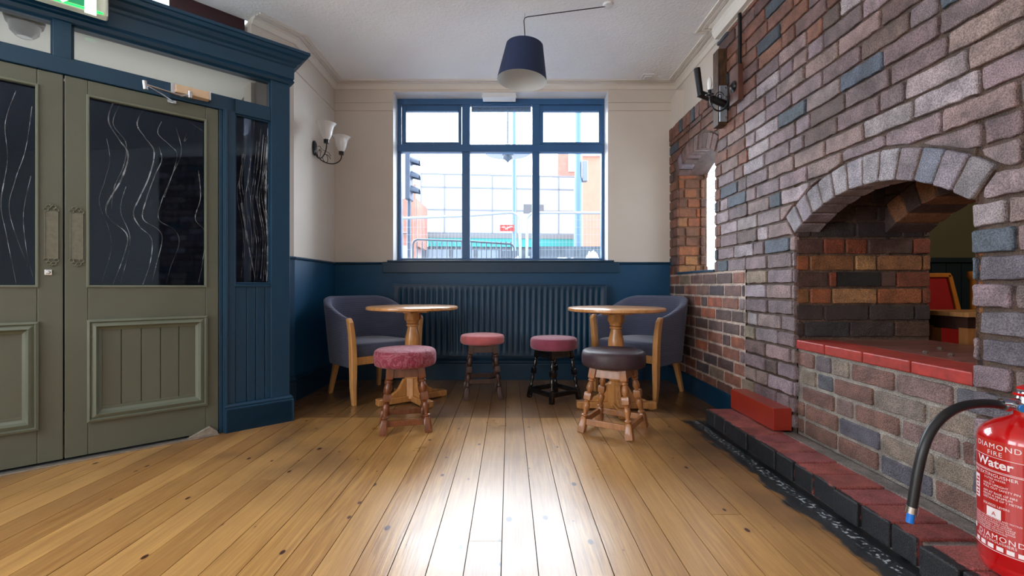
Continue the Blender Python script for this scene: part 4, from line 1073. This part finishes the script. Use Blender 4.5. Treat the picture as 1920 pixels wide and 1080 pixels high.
b = MB(); b.lathe([(.034, 0), (.036, .006), (.022, .016), (.008, .02)], 20, Matrix.Translation((1.445, 2.93, 2.145)) @ Matrix.Rotation(-PI/2, 4, 'Y')); b.build('rose', BLACKM, wl, smooth=True)
pts = [(1.435, 2.93, 2.148), (1.405, 2.93, 2.15)]
for i in range(15):
    a = PI/2*.1-i*(PI*1.06)/14; pts.append((1.352+.062*math.cos(a), 2.93, 2.075+.085*math.sin(a)))
pts += [(1.29, 2.93, 2.085)]
b = MB(); b.tube(pts, .005, 8)
b.tube([(1.352+.03*math.cos(q)*(1-i/30), 2.93, 2.085+.03*math.sin(q)*(1-i/30)) for i, q in enumerate([k*.45 for k in range(22)])], .003, 6); b.build('arm', BLACKM, wl, smooth=True)
b = MB(); T = Matrix.Translation((1.290, 2.93, 2.085)); b.lathe([(.004, 0), (.026, .006), (.027, .010), (.011, .014), (.011, .04)], 16, T); b.build('lamp_cup', BLACKM, wl, smooth=True)
b = MB(); b.lathe([(.010, .04), (.012, .055), (.0165, .075), (.015, .095), (.008, .118), (.002, .126)], 16, T); b.build('bulb', GLOSSW, wl, smooth=True)
b = MB(); b.tube([(1.468, 2.90, 2.27), (1.468, 2.90, 2.60)], .011, 10); tag(b.build('cable_conduit', BLACKM, smooth=True), 'black cable conduit running up the brick wall to the ceiling', 'conduit')

# ---------------------------------------------------------------- fire extinguisher
EC = Vector((1.36, 1.20, .102)); ER = .090
fe = thing('fire_extinguisher', 'red water fire extinguisher with black hose standing on the brick step', 'fire extinguisher', EC)
b = MB(); b.lathe([(.001, .0), (ER-.016, 0), (ER-.006, .008), (ER-.003, .03), (ER-.003, .034), (ER, .038), (ER, .352), (ER-.003, .366), (ER-.014, .382), (ER-.034, .398), (.030, .412), (.022, .418), (.022, .430), (.001, .43)], 72)
b.build('cylinder', REDX, fe, smooth=True, angle=50)
cd = Vector((-.75, -.662, 0)).normalized(); ld = Vector((-.662, .75, 0)).normalized()
def wrap(vs, phi0, z, off=.0006):
    out = []
    for x, y, _ in vs:
        ph = phi0+x/ER; p = (cd*math.cos(ph)-ld*math.sin(ph))*(ER+off); out.append((p.x, p.y, z-EC.z+y))
    return out
def etext(mb, txt, size, deg, z, bold=False, spacing=1.0, off=.0008):
    vs, fs = text_mb(txt, size, bold=bold, spacing=spacing); mb.add(wrap(vs, math.radians(deg), z, off), fs)
def epatch(mb, d0, d1, z0, z1, off=.0004, n=24):
    for i in range(n):
        a = math.radians(d0+(d1-d0)*i/n); c = math.radians(d0+(d1-d0)*(i+1)/n)
        mb.add(wrap([(0, z0, 0), (0, z1, 0)], a, EC.z+0, off)[:2]+wrap([(0, z0, 0), (0, z1, 0)], c, EC.z+0, off), [[0, 1, 3, 2]])
def rel(z): return z-EC.z
b = MB(); epatch(b, -80, 75, rel(.412), rel(.456), .0003); b.build('maker_band', mat('band_red', (190, 44, 38), .3, coat=.6), fe)
b = MB(); epatch(b, -80, 75, rel(.170), rel(.412), .0003); b.build('label_panel', mat('label_red', (176, 14, 18), .3, coat=.6), fe)
b = MB()
for z, h in ((.411, .0012), (.3765, .0009), (.373, .0014), (.168, .0014)): epatch(b, -80, 75, rel(z), rel(z+h), .0007)
epatch(b, -78, -77.2, rel(.25), rel(.370), .0007, 1)
etext(b, 'DIAMOND', .0195, -68, .434, spacing=1.15); etext(b, 'FIRE', .0165, -47, .417, spacing=1.15)
etext(b, 'Water', .0315, -66, .386, bold=True)
etext(b, 'FIRE EXTINGUISHER', .0120, -78, .3605, bold=True, spacing=1.05)
etext(b, '6 LITRE WATER', .0070, -52, .3520, bold=True); etext(b, '13 A', .0065, -44, .3450, bold=True)
for txt, z in (('HOLD UPRIGHT', .3365), ('PULL OUT SAFETY PIN', .3285), ('AIM AT BASE OF FIRE', .3160), ('FROM A MINIMUM', .3080), ('DISTANCE OF 1 METRE', .3000), ('SQUEEZE LEVERS', .2830)): etext(b, txt, .0078, -54, z, bold=True)
for k in range(7): etext(b, ['SUITABLE FOR WOOD PAPER AND TEXTILES', 'DO NOT USE ON LIVE ELECTRICAL', 'EQUIPMENT OR FLAMMABLE LIQUIDS', 'CHECK PERIODICALLY AND RECHARGE', 'IMMEDIATELY AFTER USE WITH WATER', 'TEST PRESSURE AND WORKING RANGE', 'MADE TO EUROPEAN STANDARD'][k], .0056, -74, .2500-k*.0056, bold=True)
etext(b, 'DIAMOND', .0190, -64, .1985, spacing=1.2); etext(b, 'FIRE EXTINGUISHERS', .0095, -70, .1895, spacing=1.1)
for k in range(7): epatch(b, -72+k*13, -63+k*13, rel(.173), rel(.184), .0007, 4)
b.build('lettering', mat('label_white', (236, 226, 228), .4), fe); b = MB(); epatch(b, -48, -27, rel(.254), rel(.279), .0007, 6)
epatch(b, -79, -72, rel(.203), rel(.216), .0007, 3)
b.build('lettering', mat('label_white', (236, 226, 228), .4), fe); b = MB(); epatch(b, -76, -63, rel(.290), rel(.352), .0007, 5)
b.build('symbol_panel', mat('label_white', (236, 226, 228), .4), fe)
b = MB(); etext(b, 'A', .015, -40, .2595, bold=True, off=.0012); b.build('pictogram_letter', mat('label_red2', (190, 16, 20), .4), fe); b = MB()
for k in range(6): epatch(b, -74+(k % 2)*3, -66+(k % 3), rel(.294+k*.009), rel(.299+k*.009), .0011, 3)
b.build('pictogram_marks', mat('label_red2', (190, 16, 20), .4), fe)
b = MB(); b.lathe([(.020, .428), (.024, .432), (.024, .452), (.017, .462), (.014, .48), (.001, .482)], 24); b.build('valve', CHROME, fe, smooth=True)
hv = Vector((-.90, .44, 0)).normalized()*0+Vector((-1, .05, 0)).normalized()
b = MB(); b.tube([Vector((0, 0, .452))-hv*.0, Vector((0, 0, .452))+hv*.06], .011, 12); b.tube([Vector((-.028, -.004, .446)), Vector((-.040, -.03, .444))], .012, 14); b.build('hose_union', CHROME, fe, smooth=True)
b = MB(); b.tube([Vector((-.040, -.03, .444)), Vector((-.0405, -.033, .444))], .0095, 14); b.build('gauge', mat('gauge_blue', (40, 120, 190), .3, coat=.6), fe)
HY = 1.20
def eh(u, v, Y): p = at(u, v, Y); return p-EC
hp = [eh(1890, 762, 1.21), eh(1862, 757, 1.20), eh(1830, 757, 1.19), eh(1798, 764, 1.18), eh(1770, 780, 1.17), eh(1747, 806, 1.165), eh(1732, 840, 1.16), eh(1722, 880, 1.16), eh(1715, 920, 1.16), eh(1709, 958, 1.16)]
def smooth_path(P, n=5):
    out = []
    for i in range(len(P)-1):
        a, b_, c, d = P[max(0, i-1)], P[i], P[i+1], P[min(len(P)-1, i+2)]
        for k in range(n):
            t = k/n; out.append(.5*((2*b_)+(c-a)*t+(2*a-5*b_+4*c-d)*t*t+(3*b_-a-3*c+d)*t**3))
    return out+[P[-1]]
b = MB(); b.tube(smooth_path(hp), .0112, 20); b.build('hose', BLACKR, fe, smooth=True)
b = MB(); b.tube([hp[0]+(hp[0]-hp[1])*.0, hp[0]+(hp[1]-hp[0])*.35], .0135, 16); b.build('hose_ferrule', CHROME, fe, smooth=True); b = MB(); b.tube([hp[-1]-(hp[-1]-hp[-2])*.22, hp[-1]+(hp[-1]-hp[-2])*.1], .0135, 16); b.build('hose_ferrule', CHROME, fe, smooth=True)
b = MB(); e_ = (hp[-1]-hp[-2]).normalized(); b.tube([hp[-1], hp[-1]+e_*.030], .0085, 14); b.build('nozzle', mat('nozzle_blue', (20, 110, 200), .4), fe, smooth=True)
b = MB(); b.rings([[(x, y, z) for x, y, z in ((-.02, -.012, a), (.10, -.012, a+.012), (.10, .012, a+.012), (-.02, .012, a))] for a in (.470, .476)]); b.rings([[(x, y, z) for x, y, z in ((-.01, -.012, a), (.11, -.012, a+.03), (.11, .012, a+.03), (-.01, .012, a))] for a in (.486, .492)])
b.build('lever', REDX, fe, bevel=.001)
b = MB(); b.tube([(.0+.024*math.cos(q), -.03, .49+.030*math.sin(q)) for q in [k*PI/9 for k in range(17)]]+[(-.01, -.03, .455)], .0022, 6); b.build('safety_tie', mat('blue_tie', (30, 60, 190), .4), fe, smooth=True)

# ---------------------------------------------------------------- room beyond the hearth
OLIVE = mat('olive_wall', (96, 92, 66), .7); TEALD = mat('dark_teal_panel', (16, 38, 46), .5)
mb = MB(); mb.prism([(2.17, 2.52), (3.25, 3.6), (3.2, 3.65), (2.12, 2.57)], 1.08, 2.6); mb.box(3.2, 5.2, 3.6, 3.7, 1.08, 2.6); mb.box(5.1, 5.2, 0, 3.7, 0, 2.6)
mb.box(2.08, 2.168, 2.38, 2.57, 0, 2.6)
struct(mb.build('wall_beyond', OLIVE), 'olive wall of the room behind the hearth', 'wall')
mb = MB(); mb.prism([(2.17, 2.52), (2.75, 3.1), (2.70, 3.15), (2.12, 2.57)], 0, 1.08)
struct(mb.build('wall_beyond_return', TEALD), 'dark teal lower wall beside the hearth opening in the far room', 'panelling')
mb = MB(); mb.prism([(2.75, 3.1), (3.25, 3.6), (3.2, 3.65), (2.70, 3.15)], 0, 1.08); mb.box(3.2, 5.2, 3.59, 3.7, 0, 1.08)
for k in range(12): mb.box(3.2+k*.12, 3.315+k*.12, 3.58, 3.59, 0, 1.05)
mb.box(3.2, 5.2, 3.56, 3.6, 1.05, 1.085)
struct(mb.build('wall_beyond_panelling', TEALD), 'dark teal boarded lower wall of the room behind the hearth', 'panelling')
mb = MB(); mb.box(1.75, 5.2, .0, 3.7, 2.6, 2.66); struct(mb.build('ceiling_beyond', CREAM), 'ceiling of the room behind the hearth', 'ceiling')
mb = MB(); mb.box(2.1, 5.2, -.4, 3.7, -.01, 0); struct(mb.build('floor_beyond', OAKD), 'floor of the room behind the hearth', 'floor')
mb = MB(); mb.box(1.75, 5.2, -.05, .0, 0, 2.6); mb.box(1.60, 1.7, -.6, 1.3, 0, 2.6)
struct(mb.build('wall_beyond_near', OLIVE), 'near wall of the room behind the hearth', 'wall')
lb = bpy.data.lights.new('back_room_light', 'POINT'); lb.energy = 16; lb.shadow_soft_size = .12; lb.color = (1, .86, .68)  # bare point light in the room beyond, no fixture modelled
lo = bpy.data.objects.new('back_room_light', lb); COL.objects.link(lo); lo.location = (3.3, 1.6, 2.1)
ORW = mat('orange_beech', (206, 128, 48), .4, .1, 8, stretch=(5, 5, 1)); REDU = mat('red_upholstery', (176, 18, 20), .7, .05, 30)
rc = thing('red_chair', 'red upholstered chair with orange beech frame seen through the hearth arch', 'chair', (0, 0, 0))
Yc = 3.02
def cx_(u): return (u-VX)/F*Yc
def cz_(v): return CAMZ-(v-VY)/F*Yc
b = MB(); pl4 = [(cx_(1700), cz_(517)), (cx_(1774), cz_(517)), (cx_(1806), cz_(645)), (cx_(1700), cz_(645))]
b.rings([[(x, Yc, z) for x, z in pl4], [(x, Yc+.05, z) for x, z in pl4]]); b.build('backrest', REDU, rc, bevel=.006)
b = MB()
for P4 in ([(1774, 513), (1783, 517), (1816, 645), (1806, 645)], [(1700, 512), (1780, 512), (1782, 520), (1700, 520)]):
    q4 = [(cx_(u), cz_(v)) for u, v in P4]; b.rings([[(x, Yc-.012, z) for x, z in q4], [(x, Yc+.06, z) for x, z in q4]])
b.build('back_frame', ORW, rc, bevel=.004)
b = MB(); b.box(cx_(1700), cx_(1812), Yc-.40, Yc+.02, .42, .475); b.build('seat', mat('pink_seat', (150, 50, 70), .7), rc, bevel=.012)
for x in (cx_(1712), cx_(1812)):
    for y in (Yc-.38, Yc+.02):
        b = MB(); b.box(x-.018, x+.018, y-.018, y+.018, 0, .43); b.build('leg', ORW, rc, bevel=.003)
tb = thing('back_room_table', 'wooden table in the room seen through the hearth arch', 'table')
b = MB(); b.box(2.36, 3.15, 2.34, 2.66, .700, .725); b.build('tabletop', mat('pale_table', (178, 126, 78), .4, .2, 8, stretch=(1, 8, 1)), tb, bevel=.003)
b = MB(); b.box(2.40, 3.10, 2.38, 2.62, .63, .70); b.build('apron', WALNUT, tb)
for x in (2.42, 3.08):
    for y in (2.40, 2.60):
        b = MB(); b.box(x-.025, x+.025, y-.025, y+.025, 0, .64); b.build('leg', OAKM, tb)
b = MB(); b.lathe([(.018, 0), (.018, .90), (.03, .92), (.034, .94), (.03, .962), (.001, .968)], 16)
ps = at(1824, 520, 3.2); tag(b.build('chair_post', ORW, smooth=True, loc=(ps.x, ps.y, 0)), 'round topped orange chair post at the right edge of the arch opening', 'post')

# ---------------------------------------------------------------- the street outside
mb = MB(); mb.box(-60, 60, 4.55, 80, -.35, -.3); tag(struct(mb.build('ground_street', mat('asphalt', (120, 122, 126), .9, .1, 3))), 'grey street outside the window', 'street')
def ext(name, label, cat, m, boxes, bev=0):
    b = MB()
    for q in boxes: b.box(*q)
    return tag(b.build(name, m, bevel=bev), label, cat)
PANEL = mat('pale_facade_panel', (176, 182, 190), .6); LINE = mat('facade_line', (112, 120, 132), .6)
BRKX = mat('orange_brick_far', (150, 104, 92), .8, .15, 4)
bd = thing('office_building', 'pale panelled building with turquoise shop sign across the street', 'building', (0, 0, 0))
Yb = 17.5
def X_(u, Y=Yb): return (u-VX)/F*Y
def Z_(v, Y=Yb): return CAMZ-(v-VY)/F*Y
an = math.radians(-5.2); MBd = Matrix.Translation((X_(788), Yb, 0)) @ Matrix.Rotation(-an, 4, 'Z')
Wd = 7.0
b = MB(); b.box(0, Wd, 0, 2.5, Z_(441), Z_(325), M=MBd); b.build('facade', PANEL, bd)
b = MB()
for v in (325, 350, 392, 436): b.box(0, Wd, -.03, 0, Z_(v)-.03, Z_(v)+.02, M=MBd)
for k, u in enumerate((788, 832, 877, 922, 968, 1012, 1050, 1092)): b.box((u-788)/F*Yb*1.0, (u-788)/F*Yb+.05, -.03, 0, Z_(440), Z_(326), M=MBd)
b.build('facade_frames', LINE, bd)
b = MB(); b.box(-.1, Wd, -.10, 0, Z_(446), Z_(438), M=MBd); b.build('canopy', mat('canopy_grey', (110, 112, 116), .6), bd)
b = MB(); b.box(.3, 6.2, -.08, 0, Z_(462), Z_(446), M=MBd); b.build('shop_sign', mat('turquoise_sign', (40, 140, 140), .5), bd)
b = MB(); b.box(0, Wd, .0, 2.5, -.3, Z_(462), M=MBd); b.build('shopfront', mat('shopfront_dark', (72, 82, 94), .5, .3, 1.5), bd)
b = MB()
for k in range(7): b.box(.3+k*.95, 1.1+k*.95, -.02, 0, -.2, Z_(468), M=MBd)
b.build('shop_window', mat('shop_glass', (112, 128, 144), .2), bd)
b = MB(); b.box(4.0, 4.8, -.04, 0, Z_(397), Z_(380), M=MBd); b.build('vent', mat('vent_grey2', (90, 92, 98), .6), bd)
lb_ = thing('brick_building', 'red brick building corner at the left edge of the window view', 'building')
b = MB(); b.box(X_(700, 15), X_(781, 15), 15, 17, 2.2, Z_(372, 15)); b.build('wall', BRKX, lb_)
b = MB(); b.box(X_(700, 15), X_(776, 15), 14.9, 17, Z_(436, 15), 2.62); b.box(X_(700, 15), X_(770, 15), 14.9, 17, -.3, 2.2); b.build('shopfront', mat('shop_pink', (196, 150, 156), .6, .3, 3, col2=(150, 170, 176)), lb_)
b = MB(); b.box(X_(772, 14.8), X_(779, 14.8), 14.8, 14.9, -.3, Z_(345, 14.8)); b.build('pilaster', BRKX, lb_)
rb = thing('terrace_building', 'orange brick building at the right side of the window view', 'building')
b = MB(); b.box(X_(1092, 16), X_(1240, 16), 16, 16.7, -.3, Z_(293, 16)); b.build('side_wall', mat('orange_render', (176, 122, 104), .8, .06, 5), rb)
b = MB(); b.box(X_(1046, 22), X_(1100, 22), 22, 26, -.3, Z_(288, 22)); b.build('gable_wall', BRKX, rb)
b = MB(); b.box(X_(1066, 21.9), X_(1078, 21.9), 21.9, 22, Z_(322, 22), Z_(290, 22)); b.build('window', WHITE, rb)
b = MB(); b.box(X_(1088, 15.9), X_(1128, 15.9), 15.9, 16, Z_(293, 16), Z_(286, 16)); b.build('eaves', WHITE, rb)
POLE = mat('galvanised_blue', (84, 112, 142), .5, metal=.3)
lp = thing('street_lamp', 'tall thin street lamp column in the middle of the window view', 'street lamp', (X_(964, 11), 11, -.3))
b = MB(); b.lathe([(.085, 0), (.075, 1.6), (.05, 1.7), (.045, 5.5), (.03, 7.5)], 16); b.build('column', POLE, lp, smooth=True)
b = MB(); b.box(-.2, .2, -.1, .1, 7.45, 7.55); b.build('lamp_head', POLE, lp)
sg_ = thing('street_sign', 'small red street sign with white marks fixed to the lamp column', 'sign')
b = MB(); b.box(X_(937, 10.85), X_(964, 10.85), 10.897, 10.9148, Z_(433, 10.85), Z_(421, 10.85)); b.build('panel', mat('sign_red', (210, 40, 34), .5), sg_)
b = MB(); z_ = Z_(427, 10.85)
for i, (a, c, dz) in enumerate(((941, 947, .02), (947, 952, -.02), (951, 956, .015), (955, 961, .03))): b.box(X_(a, 10.83), X_(c, 10.83), 10.892, 10.898, z_+dz-.012, z_+dz+.012)
b.build('marks', WHITE, sg_)
rp = thing('sign_pole', 'thick grey pole at the right of the window view with a small box', 'pole', (X_(1084, 8), 8, -.3))
b = MB(); b.lathe([(.075, 0), (.075, 3.0), (.058, 3.1), (.058, 6)], 16); b.build('column', POLE, rp, smooth=True)
b = MB(); b.box(.07, .16, -.06, .06, 3.0, 3.36); b.build('control_box', mat('box_grey', (110, 116, 124), .5), rp, bevel=.01)
tl = thing('traffic_light', 'black traffic light seen from the side at the left of the window view', 'traffic light', (X_(767, 7), 7, -.3))
zt_, zb_ = Z_(290, 7)+.3, Z_(376, 7)+.3
TLM = mat('traffic_black', (40, 56, 78), .5)
b = MB(); b.box(-.04, .04, -.13, .13, zb_, zt_); b.build('housing', TLM, tl, bevel=.012)
for k in range(3):
    z_ = zt_-.13-k*.22; b = MB(); rs = []
    for x in (.04, .16):
        r = .10 if x < .1 else .085
        rs.append([(x, r*math.cos(q), z_+r*math.sin(q)-(x-.04)*.25) for q in [PI*j/10 for j in range(11)]]+[(x, (r-.012)*math.cos(q), z_+(r-.012)*math.sin(q)-(x-.04)*.25) for q in [PI-PI*j/10 for j in range(11)]])
    b.rings(rs); b.build('visor', TLM, tl)
b = MB(); b.lathe([(.03, 0), (.03, zb_)], 12); b.build('pole', TLM, tl)
hc = thing('hanging_street_fitting', 'dome camera under a wide thin disc hanging outside the middle pane', 'camera', tuple(at(952, 288, 6)))
b = MB(); b.lathe([(.30, .0), (.30, .012), (.10, .05), (.03, .08), (.03, .12)], 28); b.build('disc', mat('disc_white', (170, 176, 184), .5), hc, smooth=True)
b = MB(); b.lathe([(.07, .0), (.075, -.03), (.06, -.07), (.02, -.1), (.005, -.12)], 18); b.build('dome', mat('dome_dark', (70, 84, 100), .3), hc, smooth=True)
b = MB(); b.tube([(0, 0, .1), (0, .3, .9), (0, 5, 1.4)], .012, 6); b.build('wire', TLM, hc)
# barriers
def barrier(name, label, cat, Y, pts, r, bars, m, wires=0, z0=None, foot=True):
    t = thing(name, label, cat); b = MB(); P = [at(u, v, Y) for u, v in pts]
    b.tube(P, r, 8); b.build('rail', m, t, smooth=True)
    if bars:
        b = MB(); u0, u1, n_, v0, v1 = bars
        for k in range(n_):
            u = u0+(u1-u0)*k/(n_-1); p = at(u, v0, Y); q = at(u, v1, Y); b.tube([p, q], r*.55, 6)
        b.tube([at(u0, v1, Y), at(u1, v1, Y)], r*.7, 6); b.build('bars', m, t, smooth=True)
        p = at(u0, v1, Y); b = MB(); b.tube([p, (p.x, p.y, -.3)], r, 8); b.build('leg', m, t); b = MB(); p = at(u1, v1, Y); b.tube([p, (p.x, p.y, -.3)], r, 8); b.build('leg', m, t)
    return t
BARM = mat('barrier_steel_dark', (66, 78, 92), .4, metal=.4); FENM = mat('fence_steel', (140, 150, 160), .4, metal=.4)
def arc(u, v, r, a0, a1, n=7): return [(u+r*math.cos(math.radians(a0+(a1-a0)*i/(n-1))), v-r*math.sin(math.radians(a0+(a1-a0)*i/(n-1)))) for i in range(n)]
barrier('crowd_barrier', 'low dark steel crowd barrier beyond the left window panes', 'barrier', 5.6, [(774, 484)]+arc(784, 459, 10, 180, 90)+[(870, 452), (950, 457)]+arc(954, 467, 10, 90, 0)+[(965, 486)], .013, (782, 958, 20, 453, 486), BARM)
f1 = barrier('mesh_fence', 'tall galvanised mesh fence panel with rounded top beyond the left and middle panes', 'fence', 6.6, [(700, 412), (756, 409), (870, 405), (955, 399)]+arc(958, 415, 16, 90, 0)+[(976, 490)], .019, None, FENM)
f2 = barrier('mesh_fence', 'tall galvanised mesh fence panel with rounded top beyond the right panes', 'fence', 6.6, [(988, 490)]+arc(1004, 415, 16, 180, 90)+[(1060, 399), (1200, 400)], .019, None, FENM)
for f_, u0, u1 in ((f1, 704, 973), (f2, 990, 1200)):
    b = MB()
    u = u0
    while u < u1: p = at(u, 404, 6.6); q = at(u, 492, 6.6); b.tube([p, q], .0022, 4); u += 6.5
    for k in range(6): b.tube([at(u0, 412+k*14, 6.6), at(u1, 412+k*14, 6.6)], .0022, 4)
    b.build('wire_mesh', FENM, f_)
    for uu in (u0+1, u1-1):
        b = MB(); p = at(uu, 480, 6.6); b.tube([p, (p.x, p.y, -.3)], .019, 8); b.build('post', FENM, f_)
ext('low_parapet', 'dark low railing wall beyond the right hand pane', 'wall', mat('parapet_dark', (78, 90, 104), .6, .3, 8), [(X_(1010, 6.9), X_(1300, 6.9), 6.9, 7.0, -.3, Z_(462, 6.9)), (X_(940, 6.95), X_(1012, 6.95), 6.95, 7.05, -.3, Z_(470, 6.95))])
# crumpled white sheeting outside the sill
random.seed(21)
def sheet(name, label, u0, u1, h, Y, n=20):
    b = MB(); rs = []
    for i in range(n+1):
        f = i/n; x = wx(u0)+(wx(u1)-wx(u0))*f; hh = h*(math.sin(PI*f)**.5)*(.75+.35*random.random())
        rs.append([(x, Y+.075*math.cos(q)*(1+.1*random.random()), 1.10+max(0, hh*math.sin(q))) for q in [PI*j/10 for j in range(11)]])
    b.rings(rs); return tag(b.build(name, mat('white_sheeting', (196, 200, 206), .6, .05, 20, .5, 30), smooth=True, angle=80), label, 'sheeting', None)
sheet('plastic_sheeting', 'crumpled white sheeting outside behind the left window mullion', 884, 920, .035, KY+.2)
sheet('plastic_sheeting', 'long crumpled white sheeting outside the middle window panes', 938, 996, .045, KY+.2)
sheet('plastic_sheeting', 'crumpled white sheeting outside the right hand window pane', 1016, 1104, .05, KY+.2)
sheet('plastic_sheeting', 'tall bunched white sheeting outside in the right corner of the window', 1106, 1132, .13, KY+.24)
mb = MB(); mb.box(-1.3, 1.2, D+.3, D+.75, 1.02, 1.098); struct(mb.build('trim_11', mat('outer_sill', (150, 152, 154), .7)), 'outer window ledge', 'sill')
